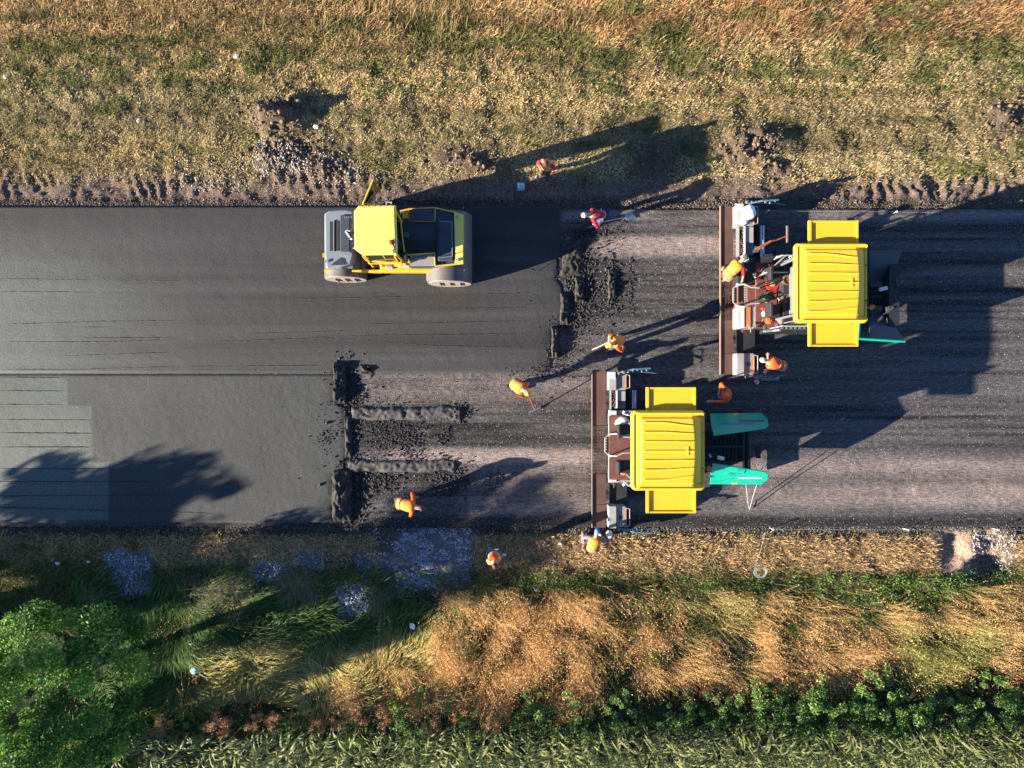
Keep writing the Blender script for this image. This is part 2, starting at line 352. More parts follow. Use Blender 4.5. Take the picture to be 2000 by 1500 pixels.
def upcol(x, y):
    u, v = U(x), V(y); s = fbm(x*.10, y*5, 61, 3); n = fbm(x*.5, y*.8, 63)
    c = lerp(cc(.042,.039,.037), cc(.082,.078,.073), np.clip(s*1.6-.35,0,1)*sm(400,560,v) + .2*n-.03)
    g = np.clip(1-sm(-100,520,u+ 120*(n-.5)),0,1)*sm(430,600,v)
    c = lerp(c, cc(.088,.095,.085), g*.75)
    c = lerp(c, cc(.045,.044,.045), boxm(u,v,1046,1100,400,740,5)*.4)
    c = lerp(c, cc(.155,.165,.145), np.clip(1-sm(-60,420,u+160*(n-.5)),0,1)*sm(430,600,v)*.8)
    c = c*(.72+.56*fbm(x*.07,y*3.2,175,3))[...,None]
    return c*cc(.60,.64,.68)
def locol(x, y):
    u, v = U(x), V(y); n = fbm(x*.4, y*.4, 65); s = fbm(x*.1, y*7, 67, 3)
    c = lerp(cc(.074,.072,.070), cc(.082,.084,.080), n)
    pol = np.maximum(boxm(u,v,-9000,134,700,795,2), boxm(u,v,-9000,181,793,905,2)); pol = np.maximum(pol, boxm(u,v,-9000,214,903,1015,2))
    c = lerp(c, lerp(cc(.085,.095,.084), cc(.125,.135,.118), np.clip(sm(700,930,v)*.8+.5*(s-.4),0,1)), pol)
    c = c*(.78+.44*fbm(x*.35,y*.6,177,4))[...,None]
    return c*cc(.54,.575,.585)*(1+.32*pol[...,None])
UE = interp_edge([(395,1094),(500,1096),(505,1087),(540,1086),(560,1098),(585,1104),(628,1104),(640,1080),(660,1078),(720,1074),(735,1058)], .22, 71)
LE = interp_edge([(700,655),(790,657),(796,676),(830,680),(890,678),(915,668),(925,652),(1030,650)], .18, 73)
upper = mat_sheet('fresh_asphalt_upper_lane', -30, UE, P(0,730).y, P(0,402).y, .055, upcol)
lower = mat_sheet('fresh_asphalt_lower_lane', -30, LE, P(0,1022).y, P(0,728).y-.02, .05, locol)
for o_ in (upper, lower): o_.name = 'fresh_asphalt'
# roller seams: thin raised ridges pressed up beside each drum pass
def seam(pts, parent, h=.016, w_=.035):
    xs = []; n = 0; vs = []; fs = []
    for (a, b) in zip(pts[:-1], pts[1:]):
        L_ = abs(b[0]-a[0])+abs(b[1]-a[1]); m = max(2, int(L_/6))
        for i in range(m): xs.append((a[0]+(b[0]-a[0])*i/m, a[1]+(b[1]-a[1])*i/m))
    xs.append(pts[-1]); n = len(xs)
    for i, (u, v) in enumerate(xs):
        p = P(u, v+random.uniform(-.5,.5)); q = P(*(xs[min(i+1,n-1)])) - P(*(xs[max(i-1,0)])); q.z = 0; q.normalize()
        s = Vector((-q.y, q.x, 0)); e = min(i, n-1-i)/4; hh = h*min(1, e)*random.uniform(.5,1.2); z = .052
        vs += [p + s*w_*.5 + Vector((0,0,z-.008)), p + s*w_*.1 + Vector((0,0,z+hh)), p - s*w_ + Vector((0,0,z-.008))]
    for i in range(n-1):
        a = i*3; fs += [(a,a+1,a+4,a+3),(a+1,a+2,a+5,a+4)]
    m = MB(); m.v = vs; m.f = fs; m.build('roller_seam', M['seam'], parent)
M['seam'] = paint('seam_shade_asphalt', (.016,.016,.016), .7, var=.5, dirtamt=0, bump=.006)  # near-black colour stands in for the shaded side of the ridges
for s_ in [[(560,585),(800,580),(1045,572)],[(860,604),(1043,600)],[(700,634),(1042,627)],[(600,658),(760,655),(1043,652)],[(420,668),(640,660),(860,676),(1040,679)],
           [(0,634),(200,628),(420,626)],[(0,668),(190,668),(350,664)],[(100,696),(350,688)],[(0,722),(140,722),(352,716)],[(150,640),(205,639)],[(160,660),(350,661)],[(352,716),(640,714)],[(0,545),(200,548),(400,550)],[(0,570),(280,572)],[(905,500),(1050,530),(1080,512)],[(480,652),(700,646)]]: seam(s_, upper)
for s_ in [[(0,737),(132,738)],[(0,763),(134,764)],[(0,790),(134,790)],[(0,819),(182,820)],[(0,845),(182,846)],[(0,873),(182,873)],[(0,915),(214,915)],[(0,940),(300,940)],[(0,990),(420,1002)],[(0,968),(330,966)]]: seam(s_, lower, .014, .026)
# strips of dropped mix on the milled road
def hump(name, u0, u1, v0, v1, h, label, nz=.05):
    a, b = P(u0, v1), P(u1, v0); nx = int((b.x-a.x)/.05); ny = int((b.y-a.y)/.035)
    X, Y = np.meshgrid(np.linspace(a.x,b.x,nx), np.linspace(a.y,b.y,ny)); s = (X-a.x)/(b.x-a.x); t = (Y-a.y)/(b.y-a.y)
    e = np.minimum(sm(0,.22,t), sm(0,.22,1-t))*np.minimum(1, sm(0,.03,1-s)*sm(-.02,.02,s))
    n = fbm(X*5, Y*5, 81); wob = (fbm(X*3, Y*0, 82)-.5)*.08
    Z = -.02 + e*(h+.02)*(.55+.9*n) + e*(vn(X*15,Y*15,84)-.5)*nz
    c = lerp(cc(.035,.033,.033), cc(.09,.082,.078), n*np.clip(e,0,1))
    o = npmesh(name, np.stack([X, Y+wob*2.2, Z], -1).reshape(-1,3), gridfaces(nx, ny), M['mat'], c.reshape(-1,3))
    return tag(o, label, 'asphalt strip', 'strips of dropped asphalt')
hump('asphalt_strip', 686, 905, 792, 822, .07, 'dark ridge of loose asphalt on the milled road, nearer the red rake')
hump('asphalt_strip', 680, 893, 896, 924, .05, 'brownish ridge of loose asphalt on the milled road above the bending worker')
# ------------------------------------------------------------------ stones and crumbs
def rocks(name, xs, ys, zs, rad, col, mat, flat=.7):
    n = len(xs); base = np.array([(1,0,0),(0,1,0),(-1,0,0),(0,-1,0),(.1,.1,1),(0,0,-1)], float)
    f = np.array([(0,1,4),(1,2,4),(2,3,4),(3,0,4),(1,0,5),(2,1,5),(3,2,5),(0,3,5)])
    v = base[None]*(1+RNG.uniform(-.35,.35,(n,6,1))); v[..., 2] *= flat
    a = RNG.uniform(0, 6.28, n); ca, sa = np.cos(a)[:,None], np.sin(a)[:,None]
    x = v[...,0]*ca-v[...,1]*sa; y = v[...,0]*sa+v[...,1]*ca
    v = np.stack([x*rad[:,None]+xs[:,None], y*rad[:,None]+ys[:,None], v[...,2]*rad[:,None]+zs[:,None]], -1)
    F = (f[None]+(np.arange(n)*6)[:,None,None]).reshape(-1,3); C = np.repeat(col, 6, 0)
    return npmesh(name, v.reshape(-1,3), F, mat, C)
def grav(rects, dens):
    xs, ys = [], []
    for (a,b,c,d,k) in rects:
        p, q = P(a,d), P(b,c); n = int((q.x-p.x)*(q.y-p.y)*dens*k); x = RNG.uniform(p.x-.08,q.x+.08,n); y = RNG.uniform(p.y-.08,q.y+.08,n)
        xs.append(x); ys.append(y)
    return np.concatenate(xs), np.concatenate(ys)
xs, ys = grav([(a,b,c,d,1) for a,b,c,d in GRAV[:3]] + [(790,915,1036,1140,.7),(760,850,1110,1200,.35),(730,950,1036,1060,.2),(575,625,1075,1110,.6),(60,85,1140,1165,.5),(700,760,1085,1215,.3),(770,840,1040,1110,.7)], 620)
k_ = (fbm(xs*2.2,ys*2.2,181,3)+.12*np.sin(ys*9+xs*5) > .42) | ((U(xs)<740)&(fbm(xs*3,ys*3,183,3)>.30)); xs, ys = xs[k_], ys[k_]
r = RNG.uniform(.012,.04,len(xs)); c = lerp(cc(.20,.23,.27), cc(.50,.55,.62), RNG.random(len(xs))**1.3)
tag(rocks('gravel', xs, ys, gheight(xs,ys)+.01, r, c, M['stone']), 'grey crushed stone laid in patches on the lower verge', 'gravel', kind='stuff')
xs, ys = grav([(1905,1985,1050,1140,1),(1895,1990,1040,1060,.35),(500,600,275,340,.8),(340,480,310,370,.3),(600,700,300,360,.3)], 480)
r = RNG.uniform(.012,.045,len(xs)); c = lerp(cc(.16,.14,.13), cc(.50,.47,.44), RNG.random(len(xs))**2)
tag(rocks('gravel', xs, ys, gheight(xs,ys)+.01, r, c, M['stone']), 'pale loose stones by the dirt hole and mounds', 'gravel', kind='stuff')
# loose crumbs of asphalt round the mat ends, grit along the road edges
xs, ys, rr_ = [], [], []
for (u,v,ru,rv,n,rm) in [(1134,500,20,30,600,.05),(1116,560,8,40,260,.05),(1140,565,12,28,500,.07),(1195,560,9,32,420,.06),(1232,558,4,32,160,.04),(1100,690,20,25,300,.04),(1060,725,30,8,250,.03),
                     (760,845,34,24,600,.04),(800,865,16,16,300,.04),(868,853,10,8,120,.04),(895,806,10,9,260,.06),(745,940,22,12,300,.05),(880,940,18,22,500,.05),(965,940,12,12,160,.04),(690,850,6,60,300,.05),(690,965,18,40,500,.08),(672,745,14,32,260,.06),(1118,632,26,9,250,.035),(1165,452,40,14,260,.03),(720,812,25,14,260,.03),(800,905,60,18,420,.03),(760,800,70,16,380,.025),(690,780,16,30,260,.05),(1150,600,24,20,200,.03),(1130,650,30,20,120,.03),(640,855,12,10,130,.03)]:
    xs.append((RNG.normal(u,ru,n)-1000)/60); ys.append((750-RNG.normal(v,rv,n))/60); rr_.append(RNG.uniform(.01,rm,n)*RNG.random(n))
xs, ys, rr_ = map(np.concatenate, (xs, ys, rr_)); ok = (xs < 4.0); xs, ys, rr_ = xs[ok], ys[ok], rr_[ok]+.006
inmat = np.array([(x < UE(y) and y > .33) or (x < LE(y) and y <= .33) for x, y in zip(xs, ys)])
tag(rocks('asphalt_crumbs', xs, ys, np.where(inmat,.055,.004)+rr_*.3, rr_, lerp(cc(.02,.019,.019), cc(.055,.05,.048), RNG.random(len(xs))), M['stone']), 'black loose asphalt crumbs around the mat ends', 'asphalt crumbs', kind='stuff')
n = 16000; xs = RNG.uniform(-18,18,n); e = RNG.random(n) < .5
ys = np.where(e, P(0,398).y + RNG.normal(0,.10,n), P(0,1034).y + RNG.normal(0,.10,n)); rr_ = RNG.uniform(.008,.03,n)
tag(rocks('edge_grit', xs, ys, gheight(xs,ys)+.01, rr_, lerp(cc(.04,.036,.034), cc(.20,.17,.14), RNG.random(n)**2), M['stone']), 'dark grit and clods along both road edges', 'grit', kind='stuff')
n = 4500; xs = RNG.uniform(-6,18.3,n); ys = RNG.uniform(-4.6,5.6,n); ok = ~np.array([(x < UE(y) and y > .33) or (x < LE(y) and y <= .33) for x, y in zip(xs, ys)])
xs, ys = xs[ok], ys[ok]
tag(rocks('road_stones', xs, ys, np.full(len(xs),.004), RNG.uniform(.006,.018,len(xs)), lerp(cc(.10,.09,.085), cc(.46,.42,.38), RNG.random(len(xs))**1.3), M['stone']), 'small pale chippings scattered on the milled road', 'stones', kind='stuff')
# clods on the dirt mounds and road edge
xs, ys, rr_ = [], [], []
for a,b,ra,rb,h in MOUND:
    k = int(ra*rb*.10*(h+.2)*2); xs.append((RNG.normal(a,ra*.7,k)-1000)/60); ys.append((750-RNG.normal(b,rb*.7,k))/60); rr_.append(RNG.uniform(.02,.09,k)*RNG.random(k)+.015)
xs, ys, rr_ = map(np.concatenate, (xs, ys, rr_))
tag(rocks('soil_clods', xs, ys, gheight(xs,ys)+rr_*.2, rr_, lerp(cc(.19,.135,.09), cc(.075,.05,.035), RNG.random(len(xs))), M['stone'], .9), 'brown soil clods heaped on the upper verge', 'soil clods', kind='stuff')
# lumps of torn mat at the joints
def lump(u, v, ru, rv, h, label, seed, tilt=0):
    c = P(u, v); a = []; n, m = 26, 30; rr = random.Random(seed)
    s = np.linspace(-1,1,n); t = np.linspace(-1,1,m); S, T = np.meshgrid(s, t)
    X = c.x + S*ru/60; Y = c.y + T*rv/60 ; X = X + (fbm(T*2.2+seed, S*0, seed)-.5)*.5*ru/60
    e = np.clip(1-np.maximum(np.abs(S)**3, np.abs(T)**4), 0, 1)
    prof = (1-.45*(S+1)/2)*np.clip((S+1)*5, 0, 1)
    Z = -.03 + (e**.5)*(prof*h*(.35+1.1*fbm(X*3.5, Y*3.5, seed+2)) + (vn(X*16,Y*16,seed)-.5)*.09) + .03*e
    C = lerp(cc(.018,.017,.017), cc(.07,.062,.05), vn(X*14,Y*14,seed+5)**2)
    o = npmesh('asphalt_lump', np.stack([X,Y,Z],-1).reshape(-1,3), gridfaces(n,m), M['stone'], C.reshape(-1,3))
    tag(o, label, 'asphalt lump', 'torn asphalt lumps at the mat ends')
lump(664,748,13,42,.30,'tall torn asphalt lip at the upper end of the lower mat',3)
lump(668,968,20,52,.34,'large broken black asphalt heap at the lower corner of the lower mat',5)
lump(681,855,8,52,.14,'low ragged asphalt lip in the middle of the lower mat end',7)
lump(718,722,14,9,.18,'small tilted asphalt fragment lying beside the joint of both mats',9)
lump(1102,603,9,32,.24,'pale edged asphalt lip at the right end of the upper mat',11)
lump(1083,668,7,33,.24,'narrow torn asphalt lip at the lower right corner of the upper mat',13)
lump(1132,566,10,26,.22,'black asphalt lump standing free right of the upper mat',15)
lump(1195,560,9,34,.16,'long low asphalt lump on the milled road left of the upper paver',17)
lump(1118,505,24,38,.12,'wide crumbly asphalt heap at the corner of the upper mat',19)
lump(893,807,12,13,.12,'rounded asphalt lump at the end of the upper strip',21)
# ------------------------------------------------------------------ vegetation
def blades(name, x, y, z, ang, el, ln, wd, c0, c1, label, cat, z_bend=.0, parent=None):
    """one bent blade of two faces each: base pair, mid pair, tip"""
    n = len(x); dx, dy = np.cos(ang), np.sin(ang); px, py = -dy*wd/2, dx*wd/2
    ce, se = np.cos(el), np.sin(el)
    m = ln*.55; t = ln; el2 = el - z_bend; c2, s2 = np.cos(el2), np.sin(el2)
    b0 = np.stack([x-px, y-py, z], -1); b1 = np.stack([x+px, y+py, z], -1)
    mx_, my_, mz = x+dx*ce*m, y+dy*ce*m, z+se*m
    mid0 = np.stack([mx_-px*.8, my_-py*.8, mz], -1); mid1 = np.stack([mx_+px*.8, my_+py*.8, mz], -1)
    tip = np.stack([mx_+dx*c2*(t-m), my_+dy*c2*(t-m), mz+s2*(t-m)], -1)
    V_ = np.stack([b0, b1, mid1, mid0, tip], 1).reshape(-1, 3)
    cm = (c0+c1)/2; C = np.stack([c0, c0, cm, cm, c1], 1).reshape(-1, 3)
    i = (np.arange(n)*5)[:, None]
    F = np.concatenate([i+np.array([[0,1,2]]), i+np.array([[0,2,3]]), i+np.array([[3,2,4]])], 0)
    o = npmesh(name, V_, F, M['grass'], C, parent=parent); return tag(o, label, cat, kind='stuff')
def tris(x, y, z, s, flat=1.0):
    n = len(x); c = np.stack([x,y,z], -1)[:, None]; d = RNG.normal(0,1,(n,3,3)); d[...,2] *= flat
    d /= np.linalg.norm(d, axis=-1, keepdims=True)+1e-6
    return (c + d*s[:,None,None]).reshape(-1,3), np.arange(n*3).reshape(-1,3)
def bare(u, v, x, y):
    b = np.zeros_like(u)
    for a,bb,ra,rb,h in MOUND: b = np.maximum(b, np.clip(1.7*bump2(u,v,a,bb,ra,rb),0,1))
    b = np.maximum(b, sm(335,372,v+40*(fbm(x*1.5,y*3,90)-.5))*.93)
    b = np.maximum(b, .8*boxm(u,v,500,700,270,400,15)); b = np.maximum(b, .75*boxm(u,v,1120,1330,390,500,15))
    return b
# mown verge above the road
n = 290000; x = RNG.uniform(-18.5,18.5,n); y = RNG.uniform(5.85,13.2,n); u, v = U(x), V(y)
ok = RNG.random(n) > bare(u,v,x,y); x, y, u, v = x[ok], y[ok], u[ok], v[ok]; n = len(x)
n1 = fbm(x*.8,y*1.3,101); n2 = fbm(x*2.6,y*2.6,103); n3 = fbm(x*.35,y*.9,105)
hgt = sm(130,60,v+50*(n2-.5))
green = np.clip((fbm(x*1.2,y*4,104)*1.2+.6*n1-.96)*4.2 + .45*sm(170,60,v)*sm(0,60,v) + .3*boxm(u,v,-200,420,110,220,40) + .55*boxm(u,v,-200,2300,75,165,26)*np.clip((n1-.38)*5,0,1) - .6*boxm(u,v,-200,560,-40,62,16),0,1)
straw = lerp(cc(.70,.55,.29), cc(.40,.33,.15), RNG.random(n))
red = lerp(straw, cc(.55,.24,.11), np.clip(hgt*(.4+.7*(n3)),0,1)*sm(500,1700,u)*.6*(n2>.42) + hgt*.10)
col = lerp(red, lerp(cc(.10,.13,.03), cc(.22,.22,.06), RNG.random(n)), green*.85)
col = lerp(col, cc(.58,.46,.22), boxm(u,v,-100,1100,225,340,40)*.35*(RNG.random(n)<.6))
rows = .55*vn(x*.07+3,y*3.4+.4*vn(x*.3,y,5),171)+.45*vn(x*.16,y*1.5,172); rows2 = fbm(x*.05,y*.75,173,2)
col = lerp(col, col*cc(1.25,1.12,1.0), np.clip((rows2-.42)*4,0,1)*(1-green)); col *= (RNG.uniform(.45,1.55,n)*(.9+.3*n2)*(.38+1.25*rows))[:,None]
ln = (.06+.08*RNG.random(n))*(1+1.0*hgt)+green*.04; wd = RNG.uniform(.010,.019,n)
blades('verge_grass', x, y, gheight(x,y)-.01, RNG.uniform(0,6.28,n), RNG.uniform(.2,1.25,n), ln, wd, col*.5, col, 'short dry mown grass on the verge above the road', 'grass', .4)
# ragged tall stalks at the very top
n = 26000; x = RNG.uniform(-19,19,n); y = RNG.uniform(10.1,14.5,n); u, v = U(x), V(y); k = fbm(x*1.1,y*1.6,107)
ok = (RNG.random(n) < sm(120,40,v)*1.1*(k>.42)+.06); x, y, u, v, k = x[ok], y[ok], u[ok], v[ok], k[ok]; n = len(x)
a = 2.4 + 1.4*(fbm(x*.5,y*.5,109)-.5)*4 + RNG.normal(0,.5,n)
col = lerp(cc(.68,.47,.21), cc(.46,.21,.09), np.clip(sm(300,1900,u)*.5+RNG.normal(0,.3,n),0,1)); col *= RNG.uniform(.6,1.2,n)[:,None]
blades('dry_stalks', x, y, gheight(x,y), a, RNG.uniform(.1,.8,n), RNG.uniform(.2,.6,n), RNG.uniform(.010,.022,n), col*.5, col, 'long flattened dry stalks along the top of the verge', 'dry stalks', .3)
# low green weeds in the upper verge (leaf clumps)
def leafclumps(name, cx, cy, cz, rad, per, size, cA, cB, label, cat, flat=.6):
    n = len(cx); idx = np.repeat(np.arange(n), per); N = len(idx)
    d = RNG.normal(0,1,(N,3)); d /= np.linalg.norm(d,axis=1,keepdims=True)+1e-6; rr = RNG.random(N)**.5
    x = cx[idx]+d[:,0]*rad[idx]*rr; y = cy[idx]+d[:,1]*rad[idx]*rr; z = cz[idx]+np.abs(d[:,2])*rad[idx]*rr*flat
    Vv, F = tris(x,y,z, RNG.uniform(.6,1.3,N)*size)
    C = lerp(cA, cB, RNG.random(N)) * (.7+.6*RNG.random(n))[idx][:,None]
    o = npmesh(name, Vv, F, M['leaf'], np.repeat(C,3,0)); return tag(o, label, cat, kind='stuff')
n = 4200; x = RNG.uniform(-18.5,18.5,n); y = 750-(RNG.uniform(-40,190,n)); y = y/60; v = V(y)
ok = (fbm(x*.9,y*1.4,111) > .48) | (RNG.random(n)<.10); x, y = x[ok], y[ok]
leafclumps('low_weeds', x, y, gheight(x,y), RNG.uniform(.05,.18,len(x)), 42, .026, cc(.07,.12,.03), cc(.20,.24,.07), 'green weed tufts scattered through the dry upper verge', 'weeds')
# ---- lower verge
def Ut(x): return 1000 + x/K(.6)
def Vt(y): return 750 - y/K(.6)
def nograv(u, v):
    x, y = (u-1000)/60, (750-v)/60
    g = np.zeros_like(u)
    wu, wv = u+26*(fbm(x*2,y*2,185)-.5), v+26*(fbm(x*2,y*2,187)-.5)
    for a,b,c,d in GRAV[:3]: g = np.maximum(g, boxm(wu,wv,a,b,c,d,4))
    g = np.maximum(g, .97*boxm(u,v,735,925,1030,1205,10)); g = np.maximum(g, .8*boxm(u,v,575,730,1075,1120,8)); g = np.maximum(g, boxm(u,v,1835,1990,1030,1140,8))
    return g
n = 190000; x = RNG.uniform(-18.5,18.5,n); y = RNG.uniform(-8.2,-4.85,n); u, v = U(x), V(y)
n1 = fbm(x*.9,y*1.5,121); n2 = fbm(x*3,y*3,123)
ok = RNG.random(n) > np.maximum(nograv(u,v), .9*(1-sm(1042,1060,v+16*(n2-.5)))); x,y,u,v,n1,n2 = (q[ok] for q in (x,y,u,v,n1,n2)); n = len(x)
green = np.clip(sm(1085,1135,v+60*(n1-.5)) + .75*boxm(u,v,-900,280,1050,1400,50) + (n2-.55)*1.5, 0, 1)
col = lerp(lerp(cc(.80,.56,.28), cc(.56,.36,.17), RNG.random(n)), lerp(cc(.07,.12,.03), cc(.18,.19,.06), RNG.random(n)), green*.9); col *= RNG.uniform(.35,1.4,n)[:,None]
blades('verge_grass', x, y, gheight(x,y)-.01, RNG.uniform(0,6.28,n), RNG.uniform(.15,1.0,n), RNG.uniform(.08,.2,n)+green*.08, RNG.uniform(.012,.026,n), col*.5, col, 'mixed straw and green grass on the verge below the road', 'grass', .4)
# long combed grass on the left
n = 110000; x = RNG.uniform(-14.5,2.2,n); y = RNG.uniform(-10.6,-6.0,n); u, v = Ut(x), Vt(y); n1 = fbm(x*.6,y*.8,131); n2 = fbm(x*1.8,y*1.8,133)
ok = (RNG.random(n) > nograv(U(x),V(y))) & (RNG.random(n) < .1+.9*sm(1130,1200,v)) & (u < 870+80*n2) & (RNG.random(n) < np.clip(n2*3-.6,.15,1)); x,y,u,v,n1,n2 = (q[ok] for q in (x,y,u,v,n1,n2)); n = len(x)
a = -.3 + 3.2*(fbm(x*.38,y*.5,135)-.5)*2.2 + RNG.normal(0,.28,n)
sunlit = np.clip(sm(1250,1310,v+30*(n1-.5))*(.5+1.1*n2)*sm(300,420,u)+ .5*(n2-.5),0,1)  # sunlit streaks painted as yellow blades, plus random patches
col = lerp(lerp(cc(.06,.15,.035), cc(.15,.26,.07), RNG.random(n)), lerp(cc(.52,.50,.14), cc(.72,.56,.22), RNG.random(n)), sunlit); col *= RNG.uniform(.4,1.5,n)[:,None]
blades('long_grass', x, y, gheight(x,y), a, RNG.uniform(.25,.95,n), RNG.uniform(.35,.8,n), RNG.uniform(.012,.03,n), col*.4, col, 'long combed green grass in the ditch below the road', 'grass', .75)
# tall dry weeds: stems with feathery tips
n = 120000; x = RNG.uniform(-13,19.5,n); y = RNG.uniform(-10.7,-6.0,n); u, v = Ut(x), Vt(y); n1 = fbm(x*.5,y*.8,141); n2 = fbm(x*1.4,y*1.9,143)
den = np.maximum(boxm(u,v,845,1190,1160,1400,16), .95*boxm(u,v,1180,2300,1215,1345,26))
den = np.maximum(den, .42*boxm(u,v,1180,2300,1165,1225,20)); den = np.maximum(den, .75*boxm(u,v,640,860,1290,1400,30)); den = np.maximum(den, .10*boxm(u,v,300,850,1150,1400,30)*(n2>.55))
den = den * (1-.92*boxm(u,v,1560,1850,1130,1205,22)) * (1-.8*boxm(u,v,1190,1260,1230,1330,20)) * (1-.9*boxm(u,v,1320,1390,1230,1300,14)*(n2>.45))
n3 = fbm(x*2.6-y*.8,y*2.2,147,3); den = den * np.clip((n2-.30)*4.2, .06, 1) * np.clip((n3-.43)*9, .03, 1)
ok = RNG.random(n) < den; x,y,u,v,n1,n2 = (q[ok] for q in (x,y,u,v,n1,n2)); n = len(x)
lean = sm(1150,1400,u); a = -1.55 + .75*lean + (fbm(x*1.1,y*1.3,145)-.5)*3.4 + RNG.normal(0,.62,n)
ln = RNG.uniform(.45,1.1,n); el = RNG.uniform(.55,1.2,n) + .15*(1-lean)
yg = np.clip(boxm(u,v,1760,1950,1225,1350,25)*.9 + boxm(u,v,1360,1450,1180,1240,20)*.7 + (n1-.55)*3,0,1)
tip = lerp(lerp(cc(1.0,.65,.29), cc(.84,.46,.19), RNG.random(n)), lerp(cc(.48,.46,.12), cc(.62,.52,.2), RNG.random(n)), yg)*RNG.uniform(.7,1.15,n)[:,None]
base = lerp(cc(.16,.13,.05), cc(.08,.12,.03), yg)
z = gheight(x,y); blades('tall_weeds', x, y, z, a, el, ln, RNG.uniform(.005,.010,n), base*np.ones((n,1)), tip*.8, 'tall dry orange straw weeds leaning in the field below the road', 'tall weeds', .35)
per = 8; idx = np.repeat(np.arange(n), per); t = RNG.uniform(.62,1.05,len(idx))*ln[idx]; tt = np.minimum(t, ln[idx]*.55); t2 = np.maximum(t-ln[idx]*.55, 0); e2 = el[idx]-.35
rx = x[idx]+np.cos(a[idx])*(np.cos(el[idx])*tt+np.cos(e2)*t2)+RNG.normal(0,.022,len(idx)); ry = y[idx]+np.sin(a[idx])*(np.cos(el[idx])*tt+np.cos(e2)*t2)+RNG.normal(0,.022,len(idx)); rz = z[idx]+np.sin(el[idx])*tt+np.sin(e2)*t2+RNG.normal(0,.02,len(idx))
Vv, F = tris(rx, ry, rz, RNG.uniform(.010,.024,len(idx))); C = tip[idx]*RNG.uniform(.8,1.2,len(idx))[:,None]
tag(npmesh('seed_heads', Vv, F, M['grass'], np.repeat(C,3,0)), 'feathery straw coloured seed heads over the tall dry weeds', 'seed heads', kind='stuff')
# broad leaved green undergrowth
n = 6500; x = RNG.uniform(-15,19,n); y = RNG.uniform(-11.3,-6.2,n); u, v = Ut(x), Vt(y)
den = .45*(fbm(x*1.0,y*1.4,191)>.5); den = np.maximum(den, .9*boxm(u,v,900,2200,1120,1200,25)); den = np.maximum(den, .9*boxm(u,v,1540,1860,1120,1215,20)); den = np.maximum(den, .6*boxm(u,v,-100,2200,1375,1480,20)); den = np.maximum(den, .14); den = np.maximum(den, .6*boxm(u,v,1190,1340,1230,1400,30))
ok = RNG.random(n) < den*np.clip(fbm(x*1.2,y*1.2,151)*3-.9,0,1); x, y = x[ok], y[ok]
leafclumps('undergrowth', x, y, gheight(x,y)+.05, RNG.uniform(.12,.3,len(x)), 60, .034, cc(.07,.14,.03), cc(.20,.29,.08), 'dark green leafy undergrowth between the tall weeds', 'undergrowth', .9)
# pale grey-brown dead brush in the shade
n = 30000; x = RNG.uniform(-14,-4,n); y = RNG.uniform(-8.2,-5.4,n); u, v = Ut(x), Vt(y)
den = np.maximum(boxm(u,v,340,470,1135,1190,14), boxm(u,v,530,600,1125,1185,14)); den = np.maximum(den, boxm(u,v,715,745,1150,1210,8)); den = np.maximum(den, .5*boxm(u,v,300,620,1040,1075,14)); den = np.maximum(den,.6*boxm(u,v,90,170,1150,1190,12))
ok = RNG.random(n) < den*.9; x, y = x[ok], y[ok]; n = len(x); col = lerp(cc(.34,.27,.17), cc(.22,.18,.11), RNG.random(n))
blades('dead_brush', x, y, gheight(x,y), -1.2+RNG.normal(0,.7,n), RNG.uniform(.5,1.2,n), RNG.uniform(.3,.7,n), RNG.uniform(.006,.012,n), col*.5, col, 'grey brown dead brush beside the gravel patches', 'dead brush', .5)
# ---- individual plants, bushes, corn, trees
def leafmesh(name, n, fn, size, cA, cB, mat='leaf', quad=True, seed=0):
    r_ = np.random.default_rng(seed); p, shade = fn(n, r_); n = len(p)
    nrm = r_.normal(0,1,(n,3)); nrm[:,2] = np.abs(nrm[:,2])+.4; nrm /= np.linalg.norm(nrm,axis=1,keepdims=True)
    t = np.cross(nrm, r_.normal(0,1,(n,3))); t /= np.linalg.norm(t,axis=1,keepdims=True)+1e-6; b = np.cross(nrm,t)
    s = (r_.uniform(.6,1.3,n)*size)[:,None]
    V_ = np.stack([p-t*s, p-b*s*.45, p+t*s, p+b*s*.45], 1).reshape(-1,3)
    C = lerp(cA, cB, np.clip(shade+r_.normal(0,.2,n),0,1))*r_.uniform(.7,1.2,n)[:,None]
    me = bpy.data.meshes.new(name); F = np.arange(n*4).reshape(-1,4)
    o = npmesh(name, V_, F, M[mat], np.repeat(C,4,0)); me = o.data; bpy.data.objects.remove(o); return me
def clumpfn(ncl, R, H, z0, cr, seed, lo=.45, pw=.5):
    r0 = np.random.default_rng(seed); th = r0.uniform(0,6.28,ncl); rr = np.sqrt(r0.random(ncl))*R; hz = z0+(H-z0)*np.clip(1-(rr/R)**2,0,1)**pw*r0.uniform(lo,1.0,ncl)
    cx, cy = rr*np.cos(th), rr*np.sin(th); tone = r0.random(ncl); cs = r0.uniform(.6,1.3,ncl)*cr
    def f(n, r_):
        i = r_.integers(0,ncl,n); d = r_.normal(0,1,(n,3)); d /= np.linalg.norm(d,axis=1,keepdims=True); q = (r_.random(n)**.45)[:,None]*cs[i][:,None]
        p = np.stack([cx[i],cy[i],hz[i]],-1)+d*q*np.array([1,1,.7]); return p, tone[i]
    f.centres = list(zip(cx,cy,hz)); return f
